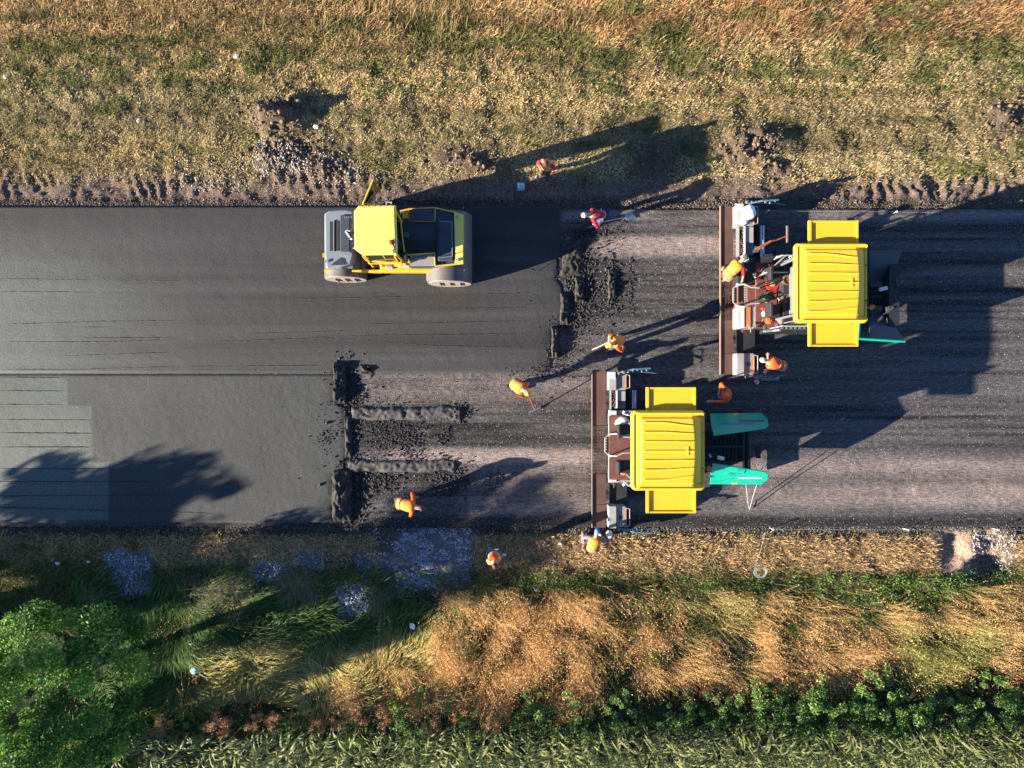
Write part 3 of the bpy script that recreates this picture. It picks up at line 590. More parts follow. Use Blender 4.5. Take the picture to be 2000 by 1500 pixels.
def tree(name, x, y, R, H, z0, ncl, nleaf, size, label, seed, lo=.45, pw=.5, cA=cc(.03,.10,.015), cB=cc(.24,.42,.07)):
    t = thing(name, (x,y,gheight(np.array(x),np.array(y))), label, 'tree'); f = clumpfn(ncl,R,H,z0,R*.19,seed,lo,pw)
    o = bpy.data.objects.new('crown', leafmesh('crown', nleaf, f, size, cA, cB, seed=seed)); COL.objects.link(o); o.parent = t
    m = MB(); r = random.Random(seed); m.cyl((0,0,-.2),(0.05,.05,z0+.5),.17,.11,10)
    for (a,b,c) in f.centres[:26]:
        q = Vector((a*.35+r.uniform(-.1,.1),b*.35,z0+(c-z0)*.5)); m.cyl((.05,.05,z0+r.uniform(-.2,.4)),q,.055,.035,6); m.cyl(q,(a,b,c),.035,.01,5)
    m.build('trunk', M['bark'], t, local=True)
    return t
tree('walnut_tree', -13.6, -9.15, 2.55, 5.2, 1.3, 120, 66000, .050, 'broad bright green leafy tree in the lower left corner', 41)
tree('roadside_tree', -27.2, -9.1, 2.5, 5.9, 2.0, 90, 16000, .11, 'loose leafy tree standing beyond the left edge, throwing its shade on the road', 43, .62, .28)
tree('roadside_tree', -19.8, -8.9, 1.9, 3.9, .8, 50, 15000, .11, 'smaller leafy tree left of the bright green tree', 45)
tree('roadside_tree', -20.4, -13.4, 1.5, 2.4, .5, 34, 12000, .09, 'low bushy tree below the corner tree at the left edge', 47)
tree('corner_bush', -14.2, -12.3, 1.9, 1.9, .25, 40, 16000, .055, 'yellow green leafy bush at the very corner below the green tree', 49, cA=cc(.08,.14,.02), cB=cc(.36,.46,.10))['category'] = 'bush'
def copyplant(src, loc, rz, s, label=None):
    r = src.copy(); COL.objects.link(r); r.location = loc; r.rotation_euler = (0,0,rz); r.scale = (s,s,s)
    if label: r['label'] = label
    for ch in src.children:
        c = ch.copy(); COL.objects.link(c); c.parent = r
    return r
bushsrc = []
for i in range(3):
    t = thing('green_bush', (0,0,0), 'x', 'bush', 'green bushes in front of the corn'); f = clumpfn(30,.75,.72,.15,.13,60+i)
    o = bpy.data.objects.new('foliage', leafmesh('foliage', 4600, f, .030, cc(.05,.12,.025), cc(.24,.36,.09), seed=60+i)); COL.objects.link(o); o.parent = t
    m = MB(); 
    for (a,b,c) in f.centres[:10]: m.cyl((0,0,0),(a,b,c),.015,.006,5)
    m.build('stem', M['bark'], t, local=True); bushsrc.append(t)
BU = [(1045,1408,1.0,'small green bush under the orange weeds, first of the bush row'),(1105,1415,1.0,'green bush between the small first bush and the gap in the bush row'),(1215,1412,.9,'green bush right of the long gap in the bush row'),(1330,1415,.8,'low green bush in the middle of the row left of the large bush'),(1400,1405,.8,'dark low bush beside the paler large bushes'),
      (1500,1400,1.05,'round green bush below the tall straw weeds'),(1590,1398,1.2,'wide green bush, left of the brightest bush'),(1655,1410,1.0,'green bush squeezed between two larger bushes'),(1725,1385,1.25,'largest bright green bush in the bush row'),(1785,1415,1.1,'pale green bush just right of the largest bush'),
      (1870,1420,.85,'low bush on the shaded part of the bush row'),(1960,1400,1.1,'green bush at the right edge of the bush row'),(2040,1400,1.2,'green bush just beyond the right edge'),(800,1415,1.0,'green bush left of the red brown dock plants'),(690,1445,.7,'small dark green bush in front of the corn near the tree'),
      (560,1440,.8,'low bush among the dock plants'),(360,1455,.8,'leafy bush at the foot of the corner tree'),(925,1430,.8,'small green bush left of the bush row'),(1150,1440,.8,'low green bush touching the corn')]
for i,(u,v,s,lb) in enumerate(BU):
    p = P(u,v-6,.55*s); s *= 1.2; q = (p.x,p.y,float(gheight(np.array(p.x),np.array(p.y)))); 
    if i < 3: t = bushsrc[i]; t.location = q; t.scale = (s,s,s*.9); t['label'] = lb
    else: copyplant(bushsrc[i%3], q, random.uniform(0,6.28), s, lb)
docksrc = []
for i in range(2):
    t = thing('dock_plant', (0,0,0), 'x', 'dock plant', 'red brown dock plants'); f = clumpfn(11,.33,.85,.3,.13,80+i)
    o = bpy.data.objects.new('seed_spikes', leafmesh('seed_spikes', 1500, f, .022, cc(.34,.15,.07), cc(.62,.36,.17), seed=80+i)); COL.objects.link(o); o.parent = t
    m = MB()
    for (a,b,c) in f.centres: m.cyl((0,0,0),(a,b,c),.008,.005,4)
    m.build('stem', M['bark'], t, local=True); docksrc.append(t)
DK = [(305,1425,1.1,'orange brown dock plant nearest the corner tree'),(345,1445,.7,'small dock plant below the one nearest the tree'),(420,1425,1.2,'largest orange dock plant left of the cluster'),(490,1418,.9,'red brown dock plant at the left of the middle cluster'),(530,1415,.9,'red dock plant in the middle cluster'),(570,1420,.7,'thin dock plant right of the middle cluster'),
      (612,1428,.9,'dark red dock plant standing alone'),(655,1420,.7,'small dock plant between the lone one and the red pair'),(700,1408,.9,'bright red dock plant, left of the pair'),(745,1408,1.0,'bright red dock plant, right of the pair'),(840,1420,.9,'brown dock plant right of a green bush'),(895,1400,.9,'orange dock plant at the foot of the straw weeds'),(960,1420,.9,'pale dock plant below the straw weeds'),(1000,1405,.7,'last small dock plant before the bush row'),(1385,1365,.6,'small brown dock plant above the bush row')]
for i,(u,v,s,lb) in enumerate(DK):
    p = P(u,v,.5*s); q = (p.x,p.y,float(gheight(np.array(p.x),np.array(p.y))))
    if i < 2: t = docksrc[i]; t.location = q; t.scale = (s,s,s); t['label'] = lb
    else: copyplant(docksrc[i%2], q, random.uniform(0,6.28), s, lb)
def corn(i):
    t = thing('corn_plant', (0,0,0), 'corn plant with drying curled leaves in the rows along the bottom edge', 'corn plant', 'corn plants in rows')
    r = random.Random(300+i); m = MB(); m.cyl((0,0,0),(.02,.01,1.35),.014,.007,6); m.cyl((.02,.01,1.35),(.03,.02,1.6),.006,.003,4)
    m.build('stalk', M['cornstalk'], t, local=True); vs, fs = [], []
    for k in range(13):
        a = (k%2)*math.pi + r.uniform(-.7,.7); z = .25+k*.10+r.uniform(-.04,.04); L_ = r.uniform(.45,.75); w_ = r.uniform(.018,.032); N = 6; b0 = len(vs); el = r.uniform(.8,1.2); x = y_ = 0.; zz = z; tw = r.uniform(-.5,.5)
        for j in range(N+1):
            s = j/N; wv = w_*math.sin(math.pi*min(1,s*.9+.1))*(1 if j<N else .1); da = a+tw*s
            px, py = -math.sin(da)*wv, math.cos(da)*wv; vs += [(x-px,y_-py,zz+wv*.3),(x+px,y_+py,zz-wv*.3)]
            x += math.cos(da)*math.cos(el)*L_/N; y_ += math.sin(da)*math.cos(el)*L_/N; zz += math.sin(el)*L_/N; el -= r.uniform(.32,.5)
        fs += [(b0+2*j,b0+2*j+1,b0+2*j+3,b0+2*j+2) for j in range(N)]
    c = np.array([lerp(cc(.03,.09,.018), cc(.34,.32,.12), np.array(min(1,max(0,r.random()*.7+ .3*((q//2%7)/6))))) for q in range(len(vs))])
    npl = npmesh('leaf', np.array(vs), np.array(fs), M['leaf'], c); npl.parent = t
    return t
M['cornstalk'] = paint('corn_stalk', (.25,.24,.09), .7, dirtamt=.2)
cs = [corn(i) for i in range(5)]; k = 0
for row, yy in enumerate((-11.35,-11.95,-12.6)):
    for xx in np.arange(-12.8+row*.1, 18.6, .35):
        if k > 290: break
        q = (xx+random.uniform(-.07,.07), yy+random.uniform(-.08,.08), float(gheight(np.array(xx),np.array(yy)))); rz = random.uniform(0,6.28); s = random.uniform(.8,1.1)
        if k < 5: cs[k].location = q; cs[k].rotation_euler = (0,0,rz)
        else: copyplant(cs[k%5], q, rz, s)
        k += 1
# ------------------------------------------------------------------ tandem roller
def drum_mesh(cx, y0, y1, r):
    m = MB(); m.cyl((cx,y0,r),(cx,y1,r),r,r,96); return m
def build_roller():
    t = thing('tandem_roller', (-3.6,4.3,0), 'yellow and grey tandem roller with flat yellow cab roof on the upper asphalt mat', 'roller')
    for cx, r, y0 in ((P(676,0,.65).x,.66,3.31),(P(879,0,.65).x,.70,3.17)):
        d = drum_mesh(cx, y0, 5.3, r).build('drum', M['drum'], t, smooth=False)
        m = MB()
        for s, yy in ((1,y0-.02),(-1,5.32)):
            m = MB(); m.cyl((cx,yy,r),(cx,yy+s*.03,r),r*.95,r*.95,64); [m.box(cx+dx*r-.03,cx+dx*r+.03,yy-.045 if s>0 else yy,yy if s>0 else yy+.045,r-.28,r+.28) for dx in (-.45,0,.45)]; m.build('drum_side', M['tan'], d)
        m = MB(); m.box(cx-r-.05, cx-r+.0, 3.4, 5.25, .55, .72) if cx < -3.6 else m.box(cx+r+.0, cx+r+.05, 3.4, 5.25, .55, .72)
        m.build('scraper_bar', M['rubber'], t)
    # rear hood (left)
    z = 1.62
    m = MB(); pts = [P(633,418,z),P(642,411,z),P(676,409,z),P(690,412,z),P(690,500,z),P(686,515,z),P(665,522,z),P(637,525,z),P(634,500,z)]
    m.prism([(p.x,p.y) for p in pts], .9, z); hood = m.build('rear_hood', M['bluegrey'], t, bevel=.05)
    m = MB(); m.bpx(644,650.5,433,490,z,z+.012); m.bpx(653,663,431,490,z,z+.012); m.build('vent_grille', M['black'], hood, bevel=.005)
    m = MB()
    m.bpx(650.7,652.6,430,491,z,z+.03); m.build('grille_bar', M['bluegrey'], hood)
    m = MB(); m.slab([P(645,518,z+.012),P(665,503,z+.012),P(672,505,z+.012),P(676,517,z+.012)],.01); m.build('side_window', M['black'], hood)
    m = MB(); m.bpx(664,683,420,492,z,z+.05); m.build('hood_cover', M['navy'], hood, bevel=.02)
    m = MB()
    for yy in (424,496):
        for xx in (673,677,681,686): m.cyl(P(xx,yy,z+.05), P(xx,yy,z+.10), .025, .025, 8)
    m.cyl(P(676,452,z+.05),P(684,464,z+.3),.04,.03,8); m.build('hood_fitting', M['light'], hood)
    m = MB(); m.tube([P(677,450,1.7),P(682,462,1.75),P(689,468,1.8)],.03,8); m.build('exhaust_pipe', M['steel'], hood)
    m = MB(); m.bpx(640,712,505,531,.7,1.0); m.bpx(663,690,500,524,.9,1.3); m.build('rear_frame', M['grey'], t, bevel=.02)
    m = MB(); a, b = P(634,527,1.25), P(706,531,1.25); m.box(a.x,b.x,b.y,a.y,1.1,1.25); m.build('side_rail', M['amber'], t, bevel=.01)
    # cab: floor, posts, glass, roof
    m = MB(); m.bpx(697,775,420,508,.5,.95); m.build('cab_floor', M['black'], t)
    zr = 3.0; roof = [P(691,412,zr),P(701,401,zr),P(773,400,zr),P(776,497,zr),P(708,498,zr),P(692,486,zr)]
    m = MB(); m.prism([(p.x,p.y) for p in roof], zr-.09, zr); rf = m.build('cab_roof', M['ryellow'], t, bevel=.03)
    m = MB(); cx_ = sum(p.x for p in roof)/6; cy_ = sum(p.y for p in roof)/6
    m.prism([(cx_+(p.x-cx_)*.93, cy_+(p.y-cy_)*.94) for p in roof], zr-.02, zr+.012); m.build('roof_panel', M['ryellow'], rf, bevel=.008)
    m = MB()
    for i in range(6):
        for (q0,q1) in ((roof[2],roof[3]),(roof[1],roof[2]),(roof[5],roof[0])):
            p = q0.lerp(q1,(i+.5)/6); p = Vector((cx_+(p.x-cx_)*.965, cy_+(p.y-cy_)*.965, zr)); m.cyl(p, p+Vector((0,0,.012)), .012, .012, 6)
    m.build('roof_bolt', M['black'], rf)
    m = MB(); p = P(764,472,zr+.1); m.cyl(p-Vector((0,0,.1)), p-Vector((0,0,.06)), .075,.07,12); m.build('beacon_base', M['black'], rf)
    m = MB(); m.cyl(p-Vector((0,0,.06)), p+Vector((0,0,.08)), .058,.04,12); m.build('beacon_light', M['beaconred'], rf, smooth=False)
    m = MB(); m.tube([P(766,478,zr+.02),P(770,484,zr+.02),P(767,490,zr+.02),P(771,497,zr+.01)],.007,5); m.build('beacon_cable', M['black'], rf)
    m = MB(); corners = [roof[0],roof[2],roof[3],roof[4]]
    lowc = [Vector((-4.25,4.85,.95)),Vector((-3.35,4.9,.95)),Vector((-3.2,3.62,.95)),Vector((-4.3,3.62,.95))]
    for a,b in zip(corners, lowc): a2 = Vector((cx_+(a.x-cx_)*.9, cy_+(a.y-cy_)*.92, zr-.09)); m.cyl(a2,b,.035,.035,8)
    for a,b in ((0,1),(1,2),(2,3),(3,0)): m.cyl(lowc[a]+Vector((0,0,.75)), lowc[b]+Vector((0,0,.75)), .025,.025,6)
    m.build('cab_frame', M['amber'], t)
    m = MB()
    for a,b in ((0,1),(1,2),(2,3),(3,0)):
        q = [lowc[a],lowc[b]] + [Vector((cx_+(corners[b].x-cx_)*.9, cy_+(corners[b].y-cy_)*.92, zr-.1)), Vector((cx_+(corners[a].x-cx_)*.9, cy_+(corners[a].y-cy_)*.92, zr-.1))]
        if b == 2: continue
        m.add(q, [(0,1,2,3)])
    m.build('cab_window', M['glass'], t)
    m = MB(); m.box(-4.05,-3.6,4.0,4.45,1.0,1.4); m.box(-4.12,-4.0,4.0,4.45,1.35,1.95); m.build('seat', M['black'], t, bevel=.04)
    m = MB(); m.cyl((-3.45,4.2,1.0),(-3.5,4.2,1.6),.04,.03,8); m.cyl((-3.53,4.2,1.62),(-3.51,4.2,1.66),.19,.19,20); m.build('steering_wheel', M['black'], t)
    # lower glazed corner seen below the roof
    m = MB(); zz = 1.9; pl = [P(709,500,2.4),P(716,508,zz),P(762,513,zz),P(800,512,zz),P(797,506,zz)]
    m.tube(pl,.035,8); m.tube([P(771,499,2.7),P(778,512,zz)],.03,8); m.tube([P(748,498,2.8),P(755,508,zz)],.02,8); m.tube([P(770,514,zz),P(785,514,zz)],.10,8); m.build('door_frame', M['amber'], t)
    m = MB(); m.slab([P(716,501,2.3),P(722,507,1.8),P(770,511,1.8),P(765,499,2.3)],.01); m.build('side_glass', M['glass'], t)
    # open upper door
    dz = [P(709,399,2.7),P(729,352,2.7),P(740,369,1.2),P(722,398,1.2)]
    fr = MB(); fr.tube(dz+[dz[0]],.03,8); fr.tube([dz[0].lerp(dz[3],.5), dz[1].lerp(dz[2],.5)],.018,6); dr = fr.build('cab_door', M['amber'], t)
    m = MB(); m.add(dz, [(0,1,2,3)]); m.build('door_glass', M['glass'], dr)
    m = MB(); m.tube([P(755,401,2.6),P(755,395,2.6),P(765,395,2.6),P(765,401,2.6)],.02,8); m.build('grab_handle', M['light'], t)
    # front section (right)
    z = 1.5; k = [P(781,412,z),P(800,408,z),P(850,406,z),P(887,414,z),P(905,420,z),P(905,514,z),P(852,521,z),P(800,521,z),P(781,505,z)]
    m = MB(); m.prism([(p.x,p.y) for p in k], .85, z-.03); m.build('front_deck', M['navy'], t, bevel=.02)
    m = MB(); rim = [Vector((p.x,p.y,z)) for p in k[:6]]; m.tube(rim,.022,6); m.tube([rim[5], P(850,520,z)],.03,6); m.tube([P(850,407,z),P(849,432,z),P(800,431,z),P(798,410,z)],.02,6); m.build('deck_rim', M['amber'], t)
    m = MB(); a = [P(887,415,z),P(904,420,z),P(905,513,z),P(889,515,z)]; m.prism([(p.x,p.y) for p in a], z-.04, z+.03); m.build('front_bar', M['ryellow'], t, bevel=.015)
    m = MB(); m.bpx(786,798,413,426,z-.03,z+.03); m.build('fuse_cover', M['amber'], t, bevel=.01)
    m = MB(); m.bpx(800,848,410,430,z-.03,z+.10); m.build('tool_box', M['navy'], t, bevel=.02)
    m = MB(); m.bpx(855,885,430,510,z-.03,z+.06); m.build('tank_cover', M['navy'], t, bevel=.03)
    m = MB(); p = P(794,459,z); m.cyl(p-Vector((0,0,.04)), p+Vector((0,0,.05)), .09,.08,16); m.build('filler_cap', M['cyan'], t)
    m = MB(); m.bpx(786,850,470,496,z-.03,z+.02); m.bpx(853,856,440,500,z+.06,z+.1); m.cyl(P(809,459,z),P(809,459,z+.06),.02,.02,6); m.bpx(857,862,449,451,z+.06,z+.08); m.build('deck_hatch', M['black'], t, bevel=.01)
    m = MB(); m.bpx(801,850,497,519,z-.02,z+.03); m.build('tread_plate', M['tread'], t, bevel=.008)
    m = MB(); m.tube([P(787,512,z+.2),P(815,502,z+.3),P(848,495,z+.15)],.012,6); m.build('wiper_arm', M['black'], t)
    m = MB(); m.tube([P(791,498,z+.05),P(849,494,z+.05),P(850,519,z+.05)],.022,6); m.build('plate_rim', M['amber'], t)
    m = MB(); m.bpx(742,851,517,531,.85,1.15); m.bpx(741,748,505,520,.9,1.4); m.bpx(703,748,526,532,.9,1.1); m.build('side_beam', M['amber'], t, bevel=.03)
    m = MB(); m.bpx(752,768,510,524,1.0,1.3); m.bpx(775,800,508,521,1.2,1.45); m.build('articulation_joint', M['light'], t, bevel=.03)
    m = MB(); m.bpx(833,856,521,548,.5,.98); m.build('step_plate', M['light'], t, bevel=.01)
    m = MB(); m.bpx(856,908,519,540,.55,1.05); m.build('valve_tray', M['grey'], t, bevel=.02)
    m = MB(); 
    for i in range(4): m.tube([P(862+i*3,524+i,1.1),P(868+i*2,531-i,1.2),P(876,527+i*2,1.15)],.012,5)
    p = P(873,527,1.15); m.ball(p,.10,8,6,.08,.2,4); m.build('hose_coil', M['green'], t)
    m = MB(); m.cyl(P(904,408,1.0),P(905,404,1.6),.012,.012,5); m.cyl(P(903,530,1.0),P(907,528,1.3),.02,.02,6); m.build('width_marker', M['light'], t)
    m = MB(); m.tube([P(858,432,1.5),P(858,432,1.95),P(882,434,1.95),P(884,500,1.95),P(860,503,1.95),P(860,503,1.5)],.014,6); m.build('hand_rail', M['grey'], t)
    for (u,v) in ((893,424),(893,508)):
        m = MB(); q = P(u,v,1.55 if u>800 else 1.68); m.cyl(q-Vector((0,0,.06)),q+Vector((0,0,.03)),.05,.05,12); m.build('head_light' if u>800 else 'rear_lamp', M['light' if u>800 else 'beacon'], t)
    for (q0,q1) in ((P(776,404,2.6),P(790,399,2.5)),(P(778,496,2.6),P(792,500,2.4))):
        m = MB(); m.cyl(q0,q1,.012,.012,6); m.box(q1.x-.03,q1.x+.03,q1.y-.10,q1.y+.10,q1.z-.12,q1.z+.10); m.build('mirror', M['black'], t)
    m = MB(); rr_2 = random.Random(5)
    for i in range(7): m2 = MB(); m2.tube([P(745+i*5,508+rr_2.uniform(-4,4),1.2),P(760+i*5,514+rr_2.uniform(-3,6),1.35),P(778+i*5,518+rr_2.uniform(-4,3),1.2)],.016,6); m2.build('hydraulic_hose', M['black' if i%3 else 'red'], t)
    for i in range(5): m2 = MB(); u = 690+i*3; m2.tube([P(u,440+i*9,1.6),P(u-6-i,452+i*8,1.85),P(u-12,449+i*9,1.68)],.014,6); m2.build('engine_hose', M['black' if i%2 else 'light'], t)
    m = MB()
    for yy in (409,410.5,412): m.cyl(P(637,yy+100,1.64),P(637,yy+100,1.68),.02,.02,6)
    m.box(-5.80,-5.76,3.9,4.0,1.2,1.3); m.build('rear_light', M['amber'], t)
build_roller()
# ------------------------------------------------------------------ pavers
def canopy(cx, cy, t, lx=1.04, ly=1.12, z0=3.02):
    nx, ny = 150, 150; S, T = np.meshgrid(np.linspace(-1,1,nx), np.linspace(-1,1,ny))
    ex = S*lx; ey = T*ly
    d = np.minimum(lx-np.abs(ex), ly-np.abs(ey))
    # rounded corners by pulling in
    cr = .14; ax = np.maximum(np.abs(ex)-(lx-cr),0); ay = np.maximum(np.abs(ey)-(ly-cr),0); r = np.sqrt(ax**2+ay**2)
    dd = np.where((ax>0)&(ay>0), cr-r, d)
    pull = np.where((ax>0)&(ay>0)&(r>cr), cr/np.maximum(r,1e-6), 1)
    ex = np.sign(ex)*((np.abs(ex)-ax)+ax*pull); ey = np.sign(ey)*((np.abs(ey)-ay)+ay*pull); dd = np.maximum(dd,0)
    z = .10*sm(0,.05,dd)
    z = z + .045*sm(.0,.18,ex+lx-.04) 
    z = z + .035*sm(.045,.06,dd)-.035*sm(.075,.09,dd)
    fr = .74-.10*(ey/ly)**2
    inner = sm(0,.035,ex+.80)*sm(0,.05,.94-np.abs(ey))
    z = z + .035*inner
    z = z - .20*sm(fr-.05,lx,ex)*sm(0,.12,1.04-np.abs(ey))
    ribs = 0
    for q in (-.80,-.52,-.26,0.,.27,.53,.80):
        yy = q*(1-.13*sm(-.3,.75,ex)*abs(q)*1.2); ribs = ribs + np.exp(-((ey-yy)/.016)**2)
    z = z + .032*np.clip(ribs,0,1)*sm(-.72,-.69,ex)*(1-sm(fr-.03,fr,ex))
    h = boxm(ex,ey,.48,.56,-.12,.12,.006); z = z + .012*h
    Zt = z0+z; n = nx*ny
    Vt_ = np.stack([cx+ex, cy+ey, Zt],-1).reshape(-1,3); Vb = np.stack([cx+ex, cy+ey, np.full_like(ex,z0-.02)],-1).reshape(-1,3)
    F = gridfaces(nx,ny); Fb = F[:, ::-1]+n; idx = np.arange(n).reshape(ny,nx)
    rim = np.concatenate([idx[0,:], idx[1:,-1], idx[-1,-2::-1], idx[-2:0:-1,0]]); r2 = np.roll(rim,-1)
    Fs = np.stack([rim+n, r2+n, r2, rim],-1)
    o = npmesh('canopy', np.concatenate([Vt_,Vb]), np.concatenate([F,Fb,Fs]), M['yellow'], parent=t); return o
def build_paver(cx, cy, hopper, label, G, scr, body=0.):
    by = cy+body
    t = thing('asphalt_paver', (cx,cy,0), label, 'paver')
    can = canopy(cx, cy, t)
    m = MB()
    for dx in (-.96,.97):
        for dy in (-1.04,-.5,.5,1.04): m.cyl((cx+dx,cy+dy,3.05),(cx+dx,cy+dy,3.145 if dx<0 else 3.11),.016,.016,6)
    m.build('canopy_bolt', M['black'], can)
    for s in (1,-1):
        y0, y1 = cy+s*1.10, cy+s*1.77; m = MB(); m.box(cx-.60,cx+.80,y0,y1,2.93,2.965); fl = m.build('canopy_flap', M['yellow'], t, bevel=.008)
        m = MB(); m.box(cx-.60,cx-.52,y0,y1,2.97,3.01); m.box(cx+.74,cx+.80,y0,y1,2.97,3.01); m.box(cx-.515,cx+.735,y1-s*.05,y1,2.97,3.0)
        m.build('flap_rim', M['yellow'], fl, bevel=.008)
        m = MB(); m.box(cx-.55,cx-.45,y0-s*.03,y0+s*.04,2.97,3.03); m.box(cx+.55,cx+.65,y0-s*.03,y0+s*.04,2.97,3.03); m.build('hinge', M['grey'], fl)
    m = MB()
    for dx,dy in ((-.85,-.8),(-.85,.8),(.8,-.8),(.8,.8)): m.cyl((cx+dx,by+dy,1.3),(cx+dx,by+dy,3.02),.035,.035,8)
    m.build('canopy_post', M['grey'], t)
    # tractor
    m = MB(); m.box(cx-.62,cx+1.05,by-.98,by+.98,.45,1.45); tb = m.build('engine_housing', M['teal'], t, bevel=.05)
    m = MB()
    for i in range(8): m.box(cx-.5+i*.12,cx-.44+i*.12,by-.6,by+.6,1.45,1.47)
    m.build('vent_slat', M['black'], tb); m = MB(); m.box(cx-.66,cx-.625,by-1.0,by+1.0,.4,1.45); m.build('rear_plate', M['black'], t)
    for s in (1,-1):
        m = MB(); n = 28; a0 = cx-1.0; a1 = cx+1.4; r = .33
        prof = [(a1+r*math.cos(q), r+.02+r*math.sin(q)) for q in np.linspace(-math.pi/2, math.pi/2, 10)] + [(a0+r*math.cos(q), r+.02+r*math.sin(q)) for q in np.linspace(math.pi/2, 1.5*math.pi, 10)]
        yA, yB = by+s*.70, by+s*1.02; k = len(prof)
        m.add([(p[0],yA,p[1]) for p in prof]+[(p[0],yB,p[1]) for p in prof], [tuple(range(k)), tuple(range(k,2*k))[::-1]]+[(i,(i+1)%k,k+(i+1)%k,k+i) for i in range(k)])
        tr = m.build('crawler_track', M['rubber'], t); m = MB()
        for i in range(18): m.box(a0+i*.14-.02,a0+i*.14+.05,min(yA,yB)-.02,max(yA,yB)+.02,.675,.71)
        m.build('track_shoe', M['grey'], tr)
    m = MB(); m.box(cx-.70,cx-.06,by-1.0,by+1.0,1.452,1.49); m.build('engine_cover', M['black'], t); m = MB(); m.box(cx-1.35,cx-.7,by-1.0,by+1.0,.9,.97); m.build('operator_deck', M['reddeck'], t)
    for s in (1,-1):
        m = MB(); q = Vector((cx-.95,by+s*.55,0)); m.box(q.x-.2,q.x+.2,q.y-.2,q.y+.2,1.2,1.36); m.box(q.x-.26,q.x-.18,q.y-.2,q.y+.2,1.3,1.8); m.cyl((q.x,q.y,.97),(q.x,q.y,1.2),.05,.05,8); m.build('seat', M['black'], t, bevel=.03)
    m = MB(); m.box(cx-.05,cx+1.0,by-.92,by+.92,1.45,2.1); m.build('engine_hood', M['teal'], t, bevel=.06)
    for s in (1,-1):
        m = MB(); m.box(cx-.70,cx+.78,by+s*.93-.015,by+s*.93+.015,1.5,2.85); m.build('side_shade_panel', M['grey'], t)  # unseen walls under the canopy, added to close the paver's cast shadow
    m = MB(); m.box(cx+.78,cx+.80,by-.85,by+.85,2.1,2.85); m.build('front_shade_panel', M['glass'], t)  # unseen front pane, added with the side walls to block light under the canopy
    m = MB(); m.box(cx-.55,cx-.3,by-.75,by+.75,1.5,2.15); m.build('control_console', M['grey'], t, bevel=.03)
    m = MB(); m.tube([(cx-.9,by-1.05,.97),(cx-.9,by-1.05,1.9),(cx+.6,by-1.05,1.9),(cx+.6,by-1.05,1.4)],.02,6); m.tube([(cx-.9,by+1.05,.97),(cx-.9,by+1.05,1.9),(cx+.6,by+1.05,1.9),(cx+.6,by+1.05,1.4)],.02,6); m.build('railing', M['light'], t)
    for s in (1,-1):
        m = MB(); m.slab([(scr['x1']+.0,by+s*1.14-.06,.75),(scr['x1'],by+s*1.14+.06,.75),(cx+.9,by+s*1.14+.06,.62),(cx+.9,by+s*1.14-.06,.62)],.16); m.build('tow_arm', M['black'], t, bevel=.01)
        m = MB(); m.cyl((cx-.75,by+s*1.12,1.35),(scr['x1']+.05,by+s*1.12,.8),.05,.05,10); m.cyl((cx-.95,by+s*1.12,1.22),(scr['x1']+.05,by+s*1.12,.8),.03,.03,8); m.build('lift_cylinder', M['steel'], t)
    # front: cross wall, hopper, push rollers
    m = MB(); m.box(cx+1.08,cx+1.24,by-1.05,by+1.05,.5,1.55); m.build('hopper_back_wall', M['teal'], t, bevel=.02)
    m = MB(); m.box(cx+1.24,cx+2.95,by-.5,by+.5,.42,.52); m.build('conveyor_floor', M['black'], t)
    m = MB()
    for i in range(14): m.box(cx+1.27+i*.12,cx+1.31+i*.12,by-.48,by+.48,.52,.55)
    m.box(cx+1.24,cx+2.95,by-.04,by+.04,.52,.62); m.build('conveyor_bar', M['black'], t)
    m = MB(); m.cyl((cx+3.12,by-.8,.45),(cx+3.12,by+.8,.45),.11,.11,16); m.build('push_roller', M['rubber'], t)
    m = MB(); m.box(cx+2.9,cx+3.0,by-1.15,by+1.15,.3,.6); m.build('front_beam', M['black'], t, bevel=.02)
    hopper(t, by)
    p = P(*G['beacon'],2.1); m = MB(); m.cyl(p-Vector((0,0,.35)),p,.02,.02,6); m.build('beacon_pole', M['grey'], t)
    m = MB(); m.cyl(p,p+Vector((0,0,.12)),.075,.055,12); m.build('beacon_light', M['beacon'], t)
    a, b, c = G['lamp']; m = MB(); m.tube([P(*a,1.6),P(*b,1.95)],.02,6); m.build('lamp_arm', M['black'], t)
    m = MB(); m.cyl(P(*b,1.95),P(*c,1.95),.055,.055,12); m.build('signal_lamp', M['white'], t, bevel=.02)
    # ---------------- screed
    ys = scr['ys']; X0 = scr['px']                         # px of the screed's rear face
    def B(mat, nm, a,b,c,d,z0,z1,bev=.01, par=None):
        m = MB(); m.bpx(X0+a,X0+b,c,d,z0,z1); return m.build(nm, M[mat], par or t, bevel=bev)
    e0,e1,x1,m0,m1,x2,e2,e3 = ys
    B('black','screed_plate',2,36,e0+3,e3-3,.03,.22)
    for (a,b,s) in ((e0,e1,1),(e2,e3,-1)):
        B('light','end_gate',0,15,a,b,.2,.72); B('tread','end_gate_top',15.3,33,a+(3 if s>0 else 0),b-(0 if s>0 else 3),.2,.68); B('black','joint_strip',14.2,15.4,a+1,b-1,.2,.74)
        m = MB(); k = P(X0+36,a if s<0 else b,.6); l = P(X0+44,a+(2 if s<0 else -32+ (b-a)-4),.6)
        q = [P(X0+33,a+3,.75),P(X0+41,a+5,.75),P(X0+41,b-5,.75),P(X0+33,b-3,.75)]; m.tube(q,.013,6); m.build('grab_rail', M['light'], t)
        B('orange','edge_strip',33.2,34.6,a+4,b-2,.3,.70)
    B('black','adjuster_hole',20,26,e2+18,e2+25,.68,.69); B('white','end_plate',-2,14,e0-2,e0+11,.72,.80,.02)
